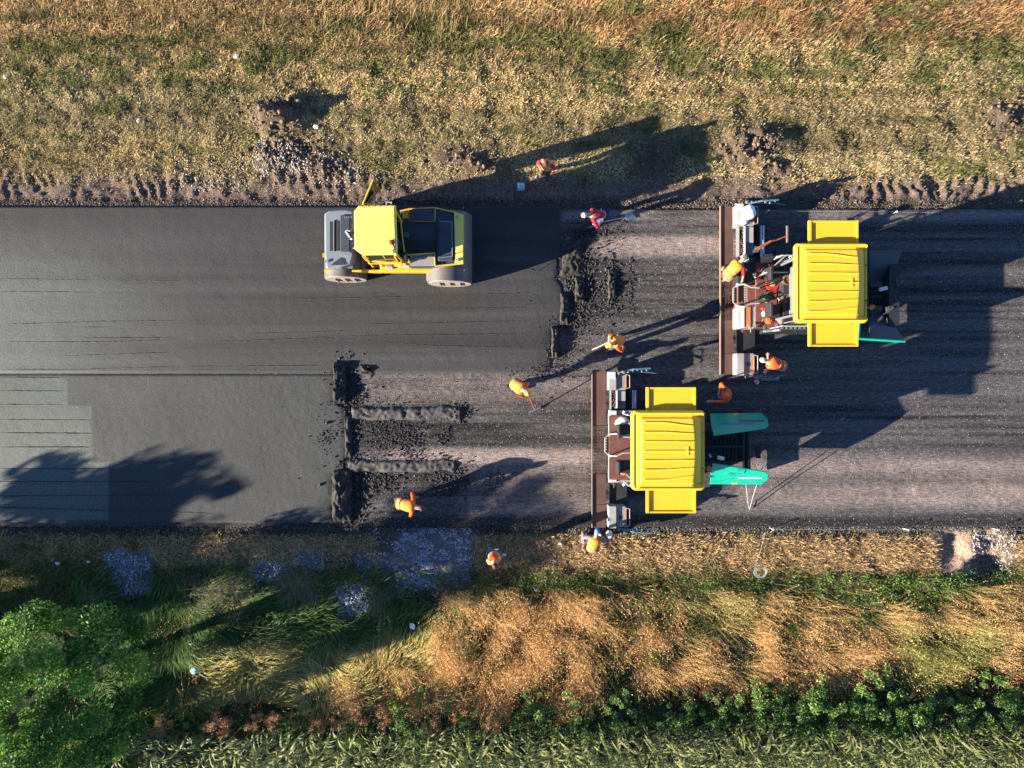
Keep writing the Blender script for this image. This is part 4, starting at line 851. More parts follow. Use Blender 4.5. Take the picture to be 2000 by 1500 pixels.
    for (a,b) in ((e1,x1),(m1,x2)):
        B('light','extension_cover',18,33,a+2,a+(b-a)*.55,.2,.62); B('grey','extension_cover',18,33,a+(b-a)*.55+.5,b-1,.2,.55); B('white','extension_strip',14.5,17.7,a+1,b-1,.2,.66); B('grey','extension_rail',4,6,a,b,.3,.6)
        m = MB(); r = random.Random(int(a))
        for i in range(7): yy = a+3+(b-a-6)*i/7; m.tube([P(X0+7+3*r.random(),yy,.5),P(X0+10+3*r.random(),yy+2,.62+.05*r.random()),P(X0+9+4*r.random(),yy+3+4*r.random(),.5)],.016,5)
        for i in range(5): m.cyl(P(X0+5+r.random()*6,a+3+(b-a-5)*r.random(),.35),P(X0+5+r.random()*6,a+3+(b-a-5)*r.random(),.6),.03,.03,6)
        m.build('hydraulic_hose', M['rust'], t)
        for dx in (47,51.5):
            m = MB(); m.cyl(P(X0+dx,a,.45),P(X0+dx,b,.45),.035,.035,14); m.build('guide_tube', M['steel'], t)
        m = MB(); m.cyl(P(X0+40,a+1,.22),P(X0+40,b-1,.22),.14,.14,10); m.build('auger', M['black'], t)
    # main screed body, two halves either side of the steps
    w0, w1 = scr['walk']
    for (a,b,k) in ((m0,w0-1,0),(w1+1,m1,1)):
        m = MB(); p = [P(X0-1,a,.65),P(X0+5,a,.95),P(X0+5,b,.95),P(X0-1,b,.65)]; m.slab(p,.03); m.build('rear_cover', M['light' if scr['kind']=='B' or k else 'black'], t)
        B('white' if scr['kind']=='B' else ('black' if k==0 else 'white'),'screed_cover',5.2,scr['cw'],a,b,.2,.95,.02)
        if scr['kind']=='A' and k==1: B('orange','heater_cover',scr['cw']+.4,28,a,b,.2,.93,.02); B('light','heater_cover',28.4,38,a,b,.2,.90)
        elif scr['kind']=='A': B('black','screed_box',scr['cw']+.4,36,a,b,.2,.85)
        else: B('tread','screed_deck',scr['cw']+.4,44,a,b,.2,.85)
    B('reddeck','step',3,15,w0,w1,.3,.8); B('reddeck','step',20.5,scr['deck'],w0,w1,.3,.92); 
    m = MB()
    for i in range(12): yy = w0+1+(w1-w0-2)*i/12; m.bpx(X0+15.5,X0+20,yy,yy+1.3,.5,.86)
    m.build('step_grip', M['light'], t)
    m = MB(); q = [P(X0+1,w0-1,1.5),P(X0-9,w0+3,.9),P(X0-11,w0+8,.9),P(X0-11,w1-7,.9),P(X0-9,w1-3,.9),P(X0+1,w1+1,1.5)]; m.tube([P(X0+1,w0+1,.9),P(X0-7,w0+7,.9),P(X0-7,w1-7,.9),P(X0+1,w1-1,.9)],.018,6)
    m.build('step_frame', M['light'], t); m = MB(); m.bpx(X0-7,X0,w0+6,w1-6,.84,.86); st = m.build('rear_step', M['black'], t)
    m = MB()
    for i in range(5):
        for j in range(2): m.bpx(X0-5+j*3,X0-3.8+j*3,w0+8+(w1-w0-16)*i/5,w0+10+(w1-w0-16)*i/5,.86,.87)
    m.build('step_stud', M['white'], st)
    for (yy,s) in ((w0,-1),(w1,1)):
        m = MB(); m.tube([P(X0,yy,.7),P(X0+1,yy,1.6),P(X0+16,yy+s*1,1.75),P(X0+28,yy-s*5,1.75),P(X0+44,yy-s*6,1.75),P(X0+46,yy-s*6,.9)],.022,8); m.build('handrail', M['light'], t)
        m = MB(); p = P(X0+2,yy,1.55); m.ball(p,.06,8,6); m.build('rail_cap', M['light'] if yy==w1 or scr['kind']=='A' else M['orange'], t)
    # linkage beams reaching ahead of the end gates
    for (yy,s) in ((e0,-1),(e3,1)):
        m = MB(); m.tube([P(X0+18,yy,.7),P(X0+50,yy+s*7,.9),P(X0+82,yy+s*9,.9)],.03,8); m.tube([P(X0+22,yy+s*2,.6),P(X0+75,yy+s*1,.5),P(X0+96,yy-s*1,.45)],.02,6); m.build('levelling_arm', M['cyan'], t)
        m = MB(); r = random.Random(int(yy))
        for i in range(7): q = P(X0+20+i*9,yy+s*(2+i*.6)+r.uniform(-3,3),.85); m.ball(q,.03+.03*r.random(),6,5,None,.3,i)
        m.build('arm_joint', M['grey'], t); m = MB(); m.ball(P(X0+18,yy+s*3,.75),.05,6,5); m.build('red_knob', M['rust'], t)
    m = MB(); r = random.Random(77)
    if scr['kind'] == 'A':
        for i in range(26):
            u, v = X0+r.uniform(20,112), r.choice((r.uniform(m0+2,w0-2), r.uniform(w1+2,m1-3), r.uniform(w0,w1))); k = r.uniform(5,16); q = r.uniform(0,6.28)
            m2 = MB(); m2.tube([P(u,v,1.0),P(u+k*.5*math.cos(q),v+k*.5*math.sin(q),1.12),P(u+k*math.cos(q+.5),v+k*math.sin(q+.5),1.0)], r.uniform(.012,.03), 5)
            m2.build(r.choice(('cable','lever','hose')), M[r.choice(('black','rust','grey','light','seat','rustlip','black'))], t)
        for i in range(9):
            u, v = X0+r.uniform(40,108), r.choice((r.uniform(m0+4,w0-4), r.uniform(w1+4,m1-6))); m2 = MB(); m2.bpx(u,u+r.uniform(3,9),v,v+r.uniform(3,8),.9,1.0+r.uniform(.02,.2)); m2.build('deck_fitting', M[r.choice(('black','grey','rust','light'))], t, bevel=.01)
    # rear walkway plates
    W = scr['walkway']; wy = scr['wy']
    for i,(a,b) in enumerate(zip(wy[:-1],wy[1:])):
        if i == scr['grate']:
            m = MB(); nb = 9; 
            for j in range(nb): m.bpx(W[0]+2+(W[1]-W[0]-3)*j/(nb-1)-.5,W[0]+2+(W[1]-W[0]-3)*j/(nb-1)+.4,a+.3,b-.3,.28,.33)
            for j in range(int((b-a)/6)): m.bpx(W[0]+1.5,W[1],a+3+j*6,a+3.8+j*6,.27,.31)
            m.build('walkway_grating', M['rust'], t)
        else: m = MB(); m.bpx(W[0]+1.6,W[1],a+.4,b-.4,.29,.33); m.build('walkway_plate', M['rust'], t)
    m = MB(); m.bpx(W[0],W[0]+1.3,wy[0],wy[-1],.27,.37); m.build('walkway_lip', M['rustlip'], t)
    m = MB()
    for yy in wy[1:-1]+[wy[0]+30, wy[-1]-20]: m.bpx(W[0]+3,X0+3,yy-.8,yy+.8,.2,.27)
    m.build('walkway_bracket', M['black'], t)
    return t
def hopper_closed(t, by):
    for k, pts in enumerate(([P(1387,807,.95),P(1487,806,.95),P(1499,817,1.25),P(1501,829,1.7),P(1496,836,1.85),P(1394,850,1.95),P(1389,830,1.4)],
                [P(1387,946,.95),P(1487,947,.95),P(1499,938,1.25),P(1501,928,1.7),P(1495,922,1.85),P(1392,906,1.95),P(1388,925,1.4)])):
        # force the panel onto one plane through hinge and top edge
        a, b, c = pts[0], pts[1], pts[5]; n = (b-a).cross(c-a).normalized()
        q = []
        for p in pts:
            ray = p-Vector((0,0,CH)); q.append(Vector((0,0,CH)) + ray*((a-Vector((0,0,CH))).dot(n)/ray.dot(n)))
        m = MB(); m.slab(q,.035); wg = m.build('hopper_wing', M['teal'], t, bevel=.012)
        if n.z < 0: n = -n
        def on(u,v):
            ray = P(u,v,1.2)-Vector((0,0,CH)); return Vector((0,0,CH)) + ray*((a-Vector((0,0,CH))).dot(n)/ray.dot(n)) + n*.006
        if k == 0:
            m = MB(); m.slab([on(1443,820),on(1494,820),on(1493,824),on(1441,824)],.004); m.build('wing_stripe', M['wingdecal'], wg)
            m = MB()
            for i,(u0,u1) in enumerate(((1408,1416),(1417,1424),(1425,1437),(1440,1448),(1450,1461),(1463,1471))): m.slab([on(u0,826.5),on(u1,826.5),on(u1,829),on(u0,829)],.004)
            m.build('wing_print', M['bluedecal'], wg)
            m = MB(); m.slab([on(1431,807.5),on(1441,807.5),on(1440,811),on(1432,811)],.01); m.build('latch', M['amber'], wg)
        else:
            m = MB(); m.slab([on(1441,932),on(1489,932),on(1489,935),on(1441,935)],.004); m.build('wing_stripe', M['greydecal'], wg)
            m = MB(); m.slab([on(1429,943),on(1440,943),on(1440,945.5),on(1429,945.5)],.01); m.build('latch', M['amber'], wg)
            m = MB(); m.tube([on(u_,v_)+n*.03 for u_,v_ in ((1412,924),(1424,920),(1440,915),(1452,918),(1450,923),(1436,926),(1424,924),(1418,921))],.010,6); m.build('hose_shadow_loop', M['teal'], wg)  # loops of a hose's shadow on the wing, drawn as a thin tube
            m = MB(); m.tube([on(u_,v_)+n*.02 for u_,v_ in ((1390,941),(1410,938),(1430,934))],.008,5); m.build('hose', M['teal'], wg)
    m = MB(); m.slab([P(1478,872,.8),P(1486,872,.8),P(1486,895,.8),P(1478,895,.8)],.1); m.build('hopper_flap', M['black'], t)
    m = MB(); m.tube([P(1457,947,.9),P(1461,985,.1),P(1464,995,.05)],.011,5); m.tube([P(1478,947,.9),P(1470,972,.4),P(1464,995,.05)],.011,5); m.build('steering_pointer', M['rope'], t)
    m = MB(); m.tube([P(1487,917,1.2),P(1490,911,1.5)],.015,5); m.tube([P(1386,888,1.5),P(1388,892,1.7)],.04,6); m.build('antenna', M['white'], t)
def hopper_open(t, by):
    for k,(pts, edge) in enumerate((([P(1698,488,1.6),P(1764,486,1.6),P(1736,560,.7),P(1700,560,.7)], [P(1698,488,1.6),P(1766,486,1.6)]),
                      ([P(1698,661,1.6),P(1766,667,1.6),P(1728,598,.7),P(1700,598,.7)], [P(1676,661,1.6),P(1768,667,1.6)]))):
        m = MB(); m.slab(pts,.05); wg = m.build('hopper_wing', M['navy'], t)
        m = MB(); m.tube(edge,.03,6)
        if k: m.tube([P(1678,633,1.5),P(1676,661,1.6)],.055,6); m.slab([edge[0],edge[1],edge[1]-Vector((0,.02,.5)),edge[0]-Vector((0,.02,.5))],.03)
        m.build('wing_edge', M['teal'] if k else M['black'], wg)
    m = MB(); m.slab([P(1738,498,1.25),P(1757,500,1.25),P(1757,650,1.25),P(1736,645,1.25)],.4); m.build('hopper_flap', M['black'], t)
    m = MB()
    for (a,b) in (((1738,500),(1752,560)),((1730,600),(1750,655)),((1725,560),(1752,590)),((1712,630),(1745,600))): m.tube([P(*a,1.1),P(*b,1.25)],.05,6)
    m.build('flap_arm', M['black'], t)
cB = P(1305.5,880,3.1); cA = P(1624.5,552.5,3.1)
build_paver(cB.x, cB.y, hopper_closed, 'yellow roofed teal paver with raised green hopper wings, lower of the two pavers', {'beacon':(1384,915),'lamp':((1392,884),(1401,893),(1414,896))},
  {'kind':'B','px':1189,'x1':3.75,'ys':(728,762,800,802,942,943,989,1032),'walk':(848,890),'cw':16,'deck':44,'walkway':(1156,1183),'wy':[722,831,926,985,1031],'grate':1}, -.12)
build_paver(cA.x, cA.y, hopper_open, 'yellow roofed paver with open dark hopper and cluttered rear deck, upper of the two pavers', {'beacon':(1702,600),'lamp':((1698,571),(1717,566),(1733,562))},
  {'kind':'A','px':1439,'x1':7.85,'ys':(399,441,500,502,640,641,690,733),'walk':(556,598),'cw':16,'deck':76,'walkway':(1407,1432),'wy':[402,536,625,690,732],'grate':1}, -.05)
# ------------------------------------------------------------------ people
def skinmesh(name, verts, edges, radii, mat, parent, root=0, sub=1):
    me = bpy.data.meshes.new(name); me.from_pydata(verts, edges, []); o = bpy.data.objects.new(name, me); COL.objects.link(o)
    md = o.modifiers.new('skin', 'SKIN'); md.use_smooth_shade = True
    sv = me.skin_vertices[0].data
    for i, r in enumerate(radii): sv[i].radius = (r, r) if isinstance(r, (int,float)) else r; sv[i].use_root = (i == root)
    s = o.modifiers.new('sub', 'SUBSURF'); s.levels = sub; s.render_levels = sub
    dg = bpy.context.evaluated_depsgraph_get(); ev = o.evaluated_get(dg); m2 = bpy.data.meshes.new_from_object(ev)
    o.modifiers.clear(); o.data = m2; m2.materials.clear(); m2.materials.append(mat); m2.shade_smooth(); o.parent = parent; return o
def ik(S, T, l1, l2, pole):
    d = T-S; L_ = min(d.length, (l1+l2)*.995); dn = d.normalized(); T2 = S+dn*L_
    a = (l1*l1-l2*l2+L_*L_)/(2*L_); h = math.sqrt(max(l1*l1-a*a, 0)); pv = (pole-dn*pole.dot(dn)).normalized()
    return S+dn*a+pv*h, T2
def loft(rings, nm, mat, parent, n=16):
    m = MB(); vs = []
    for (c, d, rx, ry) in rings:
        d = d.normalized(); yv = Vector((0,1,0)); xv = yv.cross(d).normalized()
        for i in range(n): t = 2*math.pi*i/n; vs.append(c+xv*rx*math.cos(t)+yv*ry*math.sin(t))
    fs = [(j*n+i, j*n+(i+1)%n, (j+1)*n+(i+1)%n, (j+1)*n+i) for j in range(len(rings)-1) for i in range(n)]
    fs += [tuple(range(n))[::-1], tuple(range((len(rings)-1)*n, len(rings)*n))]
    m.v = vs; m.f = fs; return m.build(nm, M[mat], parent, smooth=True, local=True)
def person(px, py, head, lean, label, hands=None, z0=0., crouch=0., vest='vest', shirt='navycloth', legs='darkcloth', cap=None, hair='hair', twist=0., stride=.12, sleeves='skin', bow=.3):
    lr = math.radians(lean); d = Vector((math.sin(lr),0,math.cos(lr))); hz = .93-crouch
    hipx = -math.sin(lr)*.22
    p0 = Vector((hipx,0,hz)); mid = p0+d*.3; th = math.radians(head)
    R_ = Matrix.Rotation(th, 3, 'Z'); w_ = P(px,py,z0+mid.z); off = R_@Vector((mid.x,0,0))
    org = Vector((w_.x-off.x, w_.y-off.y, z0)); t = thing('person', org, label, 'person', 'road workers', th)
    def loc(q): v = P(*q)-org; return R_.transposed()@v
    l2 = lr + bow*.6; dh = Vector((math.sin(l2),0,math.cos(l2)))
    chest = p0+d*.36; up = p0+d*.5; neck = up+dh*.09; hb = neck+dh*.07; hd = hb+dh*.13; nose = hb+dh*.05+Vector((math.cos(l2),0,-math.sin(l2)))*.10
    vs = [p0,p0+d*.18,chest,up,neck,hb,hd]; ed = [(0,1),(1,2),(2,3),(3,4),(4,5),(5,6)]; rd_ = [.13,.12,.14,.10,.055,.085,.08]
    vs.append(nose); ed.append((5,7)); rd_.append(.016)
    J = {}
    for s,nm in ((1,'L'),(-1,'R')):
        hip = p0+Vector((0,s*.09,-.05)); ft = Vector((s*stride+ (.0),s*.13,.07)); kn, an = ik(hip, ft, .43, .42, Vector((1,s*.1,0))); toe = an+Vector((.16,s*.02,-.03))
        i = len(vs); vs += [hip,kn,an,toe]; ed += [(0,i),(i,i+1),(i+1,i+2),(i+2,i+3)]; rd_ += [.085,.058,.042,.035]
        sh = up+Vector((0,s*.185,-.01)); tgt = loc(hands[0 if s>0 else 1]) if hands and hands[0 if s>0 else 1] else sh+Vector((.12,s*.12,-.48))
        el, wr = ik(sh, tgt, .29, .26, Vector((-.3,s*1.,-.4)))
        i2 = len(vs); pdir = (wr-el).normalized(); palm = wr+pdir*.06; vs += [sh,el,wr,palm]; ed += [(3,i2),(i2,i2+1),(i2+1,i2+2),(i2+2,i2+3)]; rd_ += [.062,.042,.03,.034]
        side = pdir.cross(Vector((0,0,1))); side = side.normalized() if side.length>.1 else Vector((0,1,0)); dn = pdir.cross(side).normalized(); dn = dn if dn.z<0 else -dn
        for f in range(5):
            if f < 4: b0 = palm+pdir*.03+side*(f-1.5)*.021; L_ = (.065,.075,.07,.055)[f]; q1 = b0+pdir*L_*.55+dn*.012; q2 = q1+pdir*L_*.3+dn*L_*.45
            else: b0 = palm+side*-.035*1.0; q1 = b0+pdir*.03-side*.02+dn*.01; q2 = q1+pdir*.03+dn*.02
            k = len(vs); vs += [b0,q1,q2]; ed += [(i2+3,k),(k,k+1),(k+1,k+2)]; rd_ += [.010,.009,.008]
        J[nm] = (hip,kn,an,toe,sh,el,wr)
    skinmesh('body', vs, ed, rd_, M['skin'], t)
    # trousers, boots
    a, b = J['L'], J['R']; tv = [p0+d*.03,a[0],a[1],a[2]+Vector((0,0,.04)),b[0],b[1],b[2]+Vector((0,0,.04))]
    skinmesh('trousers', tv, [(0,1),(1,2),(2,3),(0,4),(4,5),(5,6)], [.145,.105,.078,.07,.105,.078,.07], M[legs], t)
    for s in (a,b): skinmesh('boot', [s[2]+Vector((-.03,0,.05)),s[2]+Vector((-.01,0,-.015)),s[3]], [(0,1),(1,2)], [.052,.055,.045], M['boot'], t)
    # shirt with sleeves
    sv = [p0+d*.05,chest,up,neck-dh*.04]; se = [(0,1),(1,2),(2,3)]; sr = [.13,.14,.105,.055]
    for s in (a,b):
        i = len(sv); sv += [s[4],s[5],s[5].lerp(s[6],.75 if sleeves!='skin' else .1)]; se += [(2,i),(i,i+1),(i+1,i+2)]; sr += [.070,.052,.045 if sleeves!='skin' else .052]
    skinmesh('shirt', sv, se, sr, M[shirt], t)
    if vest:
        vt = loft([(p0+d*-.02,d,.145,.185),(p0+d*.12,d,.140,.172),(chest-d*.04,d,.150,.188),(chest+d*.08,d,.145,.205),(up+d*.02,d,.115,.19),(up+d*.06,d,.08,.12)],'hi_vis_vest',vest,t)
        for f in (.08,.24): c = p0+d*f; loft([(c-d*.016,d,.150,.190),(c+d*.016,d,.151,.191)],'reflective_strip','strip',vt)
    hm = MB(); hm.ball(hd+dh*-.0,(.098,.088),12,8,.105); ho = hm.build('hair' if not cap else 'cap', M[cap or hair], t, smooth=True, local=True)
    if cap:
        m = MB(); f = Vector((math.cos(l2),0,-math.sin(l2))); c = hd+f*.11+dh*.01; m.slab([c+Vector((0,.06,0)),c+Vector((0,-.06,0)),c+f*.07+Vector((0,-.04,0)),c+f*.07+Vector((0,.04,0))],.012); m.build('cap_peak', M[cap], ho, local=True)
    m = MB(); f = Vector((math.cos(l2),0,-math.sin(l2)))
    for s in (1,-1): m.ball(hb+dh*.06+f*.083+Vector((0,s*.032,0)),.013,6,5)
    m.build('eye', M['paper'], t, local=True)
    return t
person(1067,322,-110,8,'worker in orange vest standing on the shaded upper verge beside the pale blue canister', cap=None, hair='brownhair', vest='vesty', shirt='redshirt', hands=[(1074,333,.95),(1056,330,.95)])
person(1168,419,188,62,'worker in a crimson shirt bending over a long shovel on the upper road edge', hands=[(1172,436,.75),(1195,432,.6)], vest=None, shirt='redshirt', legs='navycloth', hair='fair', cap=None, crouch=.05)
person(1434,524,50,48,'worker in yellow lit vest leaning over the screed of the upper paver', hands=[(1462,532,1.15),(1450,548,1.1)], z0=.33, vest='vesty', shirt='redshirt', legs='browncloth', cap='darkcloth', crouch=.05)
person(1205,667,205,30,'worker in orange vest with a thin rod between the mats and the pavers', hands=[(1218,679,.9),(1189,669,.9)], vest='vesty', shirt='vest', legs='darkcloth', cap='orangecap', crouch=.03, stride=.18)
person(1013,756,-35,35,'worker in orange vest pulling a red rake, nearest the upper mat', hands=[(1028,766,.95),(1036,776,.75)], vest='vesty', shirt='vest', legs='darkcloth', hair='brownhair', cap='orangecap', crouch=.05, stride=.2)
person(1516,711,165,70,'worker in orange vest stooping over the lower end of the upper screed', hands=[(1500,698,.85),(1497,722,.8)], vest='vest', shirt='vest', legs='navycloth', hair='fair', crouch=.05)
person(1419,770,195,18,'worker in orange jacket with one arm stretched out, standing in the shade between the pavers', hands=[(1388,784,1.05),(1405,764,1.15)], vest='vest', shirt='vest', legs='navycloth', cap='vest', sleeves='long')
person(795,987,-8,68,'worker in orange vest bent double on the milled road near the lower mat', hands=[(804,974,.7),(806,997,.6)], vest='vesty', shirt='vest', legs='darkcloth', hair='brownhair', crouch=.08, sleeves='long')
person(965,1091,-70,6,'worker in bright orange vest standing with arms folded beside the gravel patch', hands=[(958,1091,1.2),(973,1089,1.2)], vest='vest', shirt='orangecap', legs='jeans', hair='brownhair', sleeves='long')
person(1160,1060,80,52,'worker with blue cap and orange vest leaning to the lower end of the lower screed', hands=[(1150,1050,.8),(1174,1046,.8)], vest='vesty', shirt='mauve', legs='navycloth', cap='bluecap', crouch=.05)
# ------------------------------------------------------------------ tools and small things
def tool(name, a, b, label, cat, hmat, head=None, r=.016, bmat='steel', hw=.3):
    t = thing(name, (b.x,b.y,0), label, cat); m = MB(); m.cyl(a,b,r,r,8); m.build('handle', M[hmat], t)
    m = MB(); d = (b-a); d.z = 0; d.normalize(); s = Vector((-d.y,d.x,0))
    if head == 'rake':
        m.slab([b+s*hw+Vector((0,0,.04)),b-s*hw+Vector((0,0,.04)),b-s*hw+d*.05+Vector((0,0,.0)),b+s*hw+d*.05+Vector((0,0,.0))],.02)
    elif head == 'blade':
        m.slab([b+s*.11,b-s*.11,b-s*.13+d*.28-Vector((0,0,.04)),b+s*.13+d*.28-Vector((0,0,.04))],.01)
    else: m.cyl(b,b+d*.12,.014,.01,6)
    m.build('blade' if head=='blade' else 'head', M[bmat], t, bevel=.004); return t
tool('rake', P(1028,762,1.15), P(1044,800,.05), 'red handled rake pulled over the milled road', 'rake', 'redwood', 'rake', hw=.22)
tool('shovel', P(1158,438,.95), P(1222,424,.1), 'pale handled shovel held by the worker in crimson', 'shovel', 'wood', 'blade')
tool('measuring_rod', P(1190,668,1.0), P(1157,683,.05), 'thin pale rod held out by the worker between the pavers and mats', 'rod', 'wood')
a, b = P(1478,485,1.0), P(1536,461,1.0); t = thing('rake', (a.x,a.y,0), 'red handled rake lying across the screed of the upper paver', 'rake')
m = MB(); m.cyl(a,b,.016,.016,8); m.build('handle', M['redwood'], t); m = MB(); p, q = P(1537,441,1.0), P(1538,474,1.0); m.box(p.x-.02,p.x+.03,q.y,p.y,.98,1.02); m.build('head', M['rustlip'], t)
a, b = P(1476,486,1.05), P(1506,470,1.0); t = thing('shovel', (a.x,a.y,0), 'orange handled shovel lying beside the rake on the upper paver', 'shovel'); m = MB(); m.cyl(a,b,.02,.02,8); m.cyl(a+Vector((.1,0,.04)),b+Vector((.1,.02,.02)),.014,.014,8); m.build('handle', M['orange'], t); m = MB(); m.slab([a+Vector((-.1,-.12,0)),a+Vector((.08,-.1,0)),a+Vector((.16,.06,0)),a+Vector((-.02,.08,0))],.02); m.build('blade', M['steel'], t)
def lumpy(name, px, py, z, rx, ry, rz, mat, label, cat, seed, nz=.16, group=None):
    m = MB(); m.ball(P(px,py,z),(rx,ry),16,10,rz,nz,seed); o = m.build(name, M[mat], None, smooth=True); s = o.modifiers.new('sub','SUBSURF'); s.levels = 1; s.render_levels = 1
    return tag(o, label, cat, group)
lumpy('plastic_bag',1463,415,.86,.22,.24,.14,'bag','crumpled white plastic sheet on the upper end of the upper screed','plastic bag',2)
lumpy('plastic_bag',1452,432,.80,.15,.12,.09,'bag','small white plastic bag just below the big crumpled sheet','plastic bag',3)
lumpy('plastic_bag',1217,827,1.05,.24,.22,.15,'bag','white plastic bag with tools on the lower screed','plastic bag',5)
lumpy('plastic_bag',1522,542,1.15,.16,.09,.08,'bag','white cloth bundle beside the hose reel on the upper paver','cloth',6)
lumpy('plastic_bag',1190,1043,.14,.11,.13,.12,'bag','white plastic bag on the grass beside the blue capped worker','plastic bag',7)
lumpy('canister_sack',1140,1050,.16,.10,.22,.14,'mauve','dark mauve sack on the grass left of the blue capped worker','sack',8)
lumpy('work_jacket',1531,626,1.15,.20,.17,.12,'mauve','mauve work jacket heaped at the lower edge of the upper deck','jacket',9)
lumpy('work_jacket',1497,613,1.10,.17,.10,.08,'bag','pale folded jacket on the rear deck beside an orange vest','jacket',10)
lumpy('work_vest',1502,626,1.08,.14,.12,.08,'vest','orange vest crumpled on the rear deck of the upper paver','vest',11)
lumpy('work_vest',1494,603,1.02,.12,.06,.05,'red','small red cloth near the lower handrail of the upper paver','cloth',13)
lumpy('work_gloves',1507,540,1.10,.08,.07,.05,'redshirt','dark red gloves above the hose reel','gloves',14)
lumpy('work_vest',1218,921,1.05,.15,.11,.08,'orange','orange work cloth on the lower screed beside the canopy','cloth',15)
lumpy('rubber_bucket',1493,530,1.0,.11,.13,.10,'seat','brown leather tool pouch left of the console on the upper paver','tool pouch',16,.08)
t = thing('hose_reel', P(1507,556,.92), 'red hose reel on the rear deck of the upper paver', 'hose reel'); p = P(1507,556,1.0); m = MB()
for rr in (.10,.13,.16,.19):
    for i in range(20): q0, q1 = 2*math.pi*i/20, 2*math.pi*(i+1)/20; m.cyl(p+Vector((rr*math.cos(q0),rr*math.sin(q0),.05)),p+Vector((rr*math.cos(q1),rr*math.sin(q1),.05)),.018,.018,5)
m.build('hose', M['red'], t); m = MB(); m.cyl(p-Vector((0,0,.08)),p+Vector((0,0,.10)),.07,.07,14); m.build('hub', M['light'], t)
for (u,v,lb) in ((1538,547,'round brown wicker seat pad at the upper operator seat'),(1537,583,'round brown seat pad at the lower operator seat')):
    p = P(u,v,1.5); t = thing('seat_cushion', (p.x,p.y,1.3), lb, 'cushion', 'seat cushions'); m = MB(); m.cyl(p-Vector((0,0,.08)),p,.17,.16,18); m.build('pad', M['seat'], t, bevel=.03)
    m = MB()
    for i in range(16): q0, q1 = 2*math.pi*i/16, 2*math.pi*(i+1)/16; m.cyl(p+Vector((.13*math.cos(q0),.13*math.sin(q0),.01)),p+Vector((.13*math.cos(q1),.13*math.sin(q1),.01)),.02,.02,5)
    m.build('piping', M['seat'], t)
t = thing('cardboard_box', P(1500,504,.95), 'small brown cardboard box on the rear deck of the upper paver', 'box'); m = MB(); m.bpx(1491,1509,496,512,.95,1.2); m.build('carton', M['cardboard'], t, bevel=.005); m = MB(); m.bpx(1491,1509,503.3,504.6,1.2,1.203); m.build('tape', M['wood'], t)
t = thing('control_box', P(1457,507,.86), 'light blue control box on the upper screed', 'control box'); m = MB(); m.bpx(1453,1463,503,511,.85,1.0); m.build('case', M['canister'], t, bevel=.01); m = MB(); m.bpx(1455,1461,505,506,1.0,1.006); m.build('label_plate', M['cyan'], t)
t = thing('green_hose', P(1495,582,.95), 'bundle of green hoses coiled on the rear deck of the upper paver', 'hose'); m = MB()
for i in range(6): m.tube([P(1478+i*1.5,585-i*1.2,1.0),P(1488+i,580+i*.8,1.06),P(1500+i,577+i*1.5,1.0),P(1508-i,581+i,.98)],.018,6)
m.build('hose_strand', M['green'], t)
# upper paver side tray and guard frame
t = thing('guard_frame', P(1538,520,1.0), 'black tubular guard frame with dark plate at the upper operator place', 'guard frame'); m = MB(); m.tube([P(1512,520,1.5),P(1537,497,1.5),P(1546,500,1.5),P(1549,528,1.5),P(1540,532,1.5),P(1497,532,1.5)],.022,8); m.tube([P(1542,500,1.45),P(1542,528,1.45)],.015,6)
for q in ((1512,520),(1546,500),(1497,532)): m.cyl(P(*q,1.5),Vector((P(*q,1.5).x,P(*q,1.5).y,.95)),.02,.02,6)
m.build('tube_frame', M['light'], t); m = MB(); m.slab([P(1514,521,1.3),P(1538,500,1.3),P(1542,500,1.3),P(1542,528,1.3),P(1514,528,1.3)],.02); m.build('plate', M['black'], t)
# canister, hose coil, litter, strings
t = thing('canister', P(1017,362,0), 'pale blue plastic canister standing in the shade on the upper road edge', 'canister'); m = MB(); m.bpx(1010,1025,356,368,.0,.32); m.build('jug', M['canister'], t, bevel=.05); m = MB(); m.cyl(P(1020,360,.32),P(1020,360,.36),.03,.03,8); m.cyl(P(1013,359,.35),P(1013,366,.35),.02,.02,6); m.build('cap', M['paper'], t)
t = thing('hose_coil', P(1485,1118,0), 'pale coiled hose lying in the grass below the lower paver', 'hose'); m = MB(); r = random.Random(9)
for j in range(4):
    pts = []; rx = (13-j*1.4); ry = 11-j*1.2
    for i in range(25): q = 2*math.pi*i/24; p = P(1485+rx*math.cos(q)+j*.5, 1118+ry*math.sin(q), .16+.03*j); pts.append(p)
    m.tube(pts,.006,5)
m.tube([P(1474,1112,.2),P(1478,1098,.12),P(1486,1074,.08),P(1494,1040,.03)],.007,5); m.build('coil', M['rope'], t)
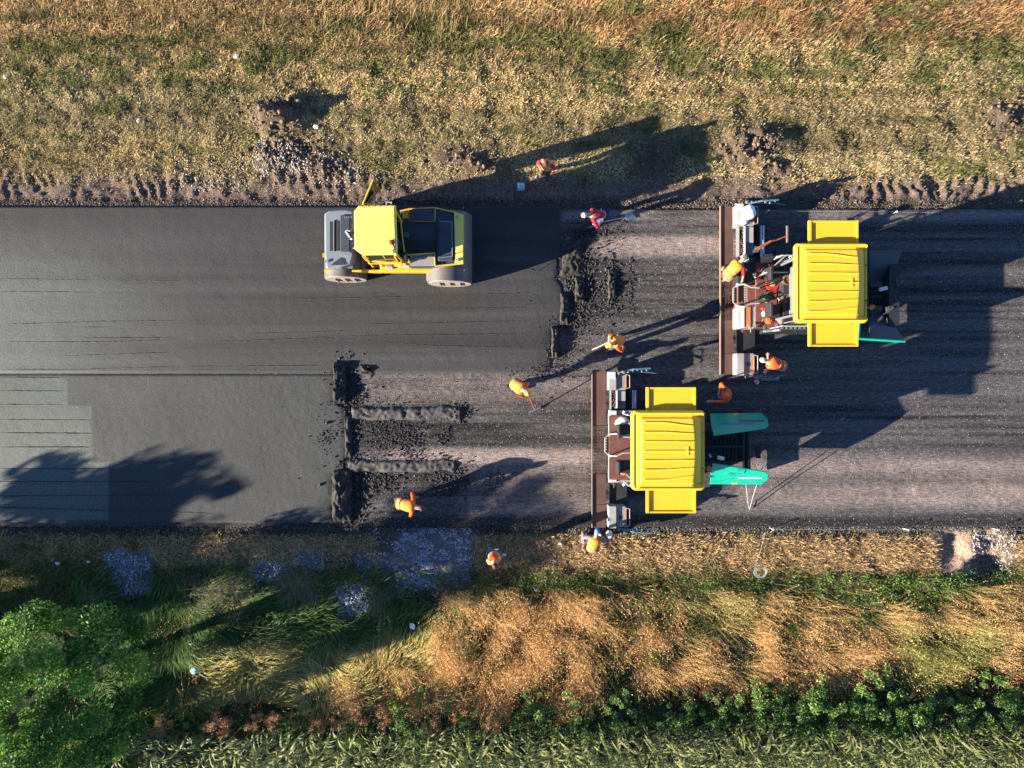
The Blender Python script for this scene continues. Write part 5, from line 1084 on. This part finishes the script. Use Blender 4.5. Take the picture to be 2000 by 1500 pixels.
def line(pts, label):
    t = thing('string_line', pts[0], label, 'string line'); m = MB(); m.tube(pts,.0035,5); m.build('cord', M['rope'], t)
    for p in pts: m = MB(); m.cyl(Vector((p.x,p.y,-.1)), p+Vector((0,0,.04)),.010,.010,8); m.cyl(p+Vector((0,0,.04)),p+Vector((0,0,.06)),.03,.03,8); m.build('stake', M['paper'], t)
line([P(1509,1034,.22),P(1772,1035,.22),P(1948,1035,.22),P(2150,1036,.22)], 'white cord stretched between stakes along the lower road edge')
line([P(1500,412,.22),P(1750,414,.22),P(2100,421,.22)], 'thin cord stretched along the upper road edge behind the upper paver')
LIT = [(461,110,'white scrap of litter in the grass near the top left'),(270,236,'tiny white scrap in the dry grass left of the dirt mound'),(616,247,'white scrap beside the dirt mound'),(10,150,'pale scrap at the left picture edge'),(172,1097,'white scrap nearest the large gravel square'),(112,1100,'small white scrap further left of the gravel square'),
       (380,1310,'crumpled blue white bag in the long grass'),(373,1258,'pale scrap above the blue white bag'),(805,1223,'flat blue white wrapper near the orange weeds'),(1095,1062,'white scrap on the straw grass between two workers'),(985,1083,'white scrap beside the worker with folded arms'),(1986,1085,'white stone like scrap at the right edge by the gravel hole'),(1047,1152,'pale scrap at the top of the orange weeds')]
for i,(u,v,lb) in enumerate(LIT):
    p = P(u,v); z = float(gheight(np.array(p.x),np.array(p.y)))+(.08 if v<1200 else .4); m = MB(); r = random.Random(i); s = .07 if i not in (6,8) else .11
    m.ball(P(u,v,z),(s*r.uniform(.7,1.3),s*r.uniform(.5,1)),8,5,s*.4,.3,i); tag(m.build('litter_scrap', M['paper'] if i!=6 else M['canister']), lb, 'litter', 'scraps of litter')
# little survey stand whose shadow falls on the road at the right
t = thing('survey_tripod', P(1478,690,0), 'small jointed stand with levers beside the lower end of the upper screed', 'stand')
m = MB(); m.tube([P(1478,738,.1),P(1476,748,.5),P(1482,742,.7)],.02,6); m.tube([P(1484,743,.4),P(1508,743,.4)],.012,5); m.build('arm', M['cyan'], t)
m = MB(); m.ball(P(1478,746,.5),.08,8,6,None,.2,3); m.ball(P(1518,738,.5),.06,8,6,None,.2,4); m.build('joint', M['steel'], t)
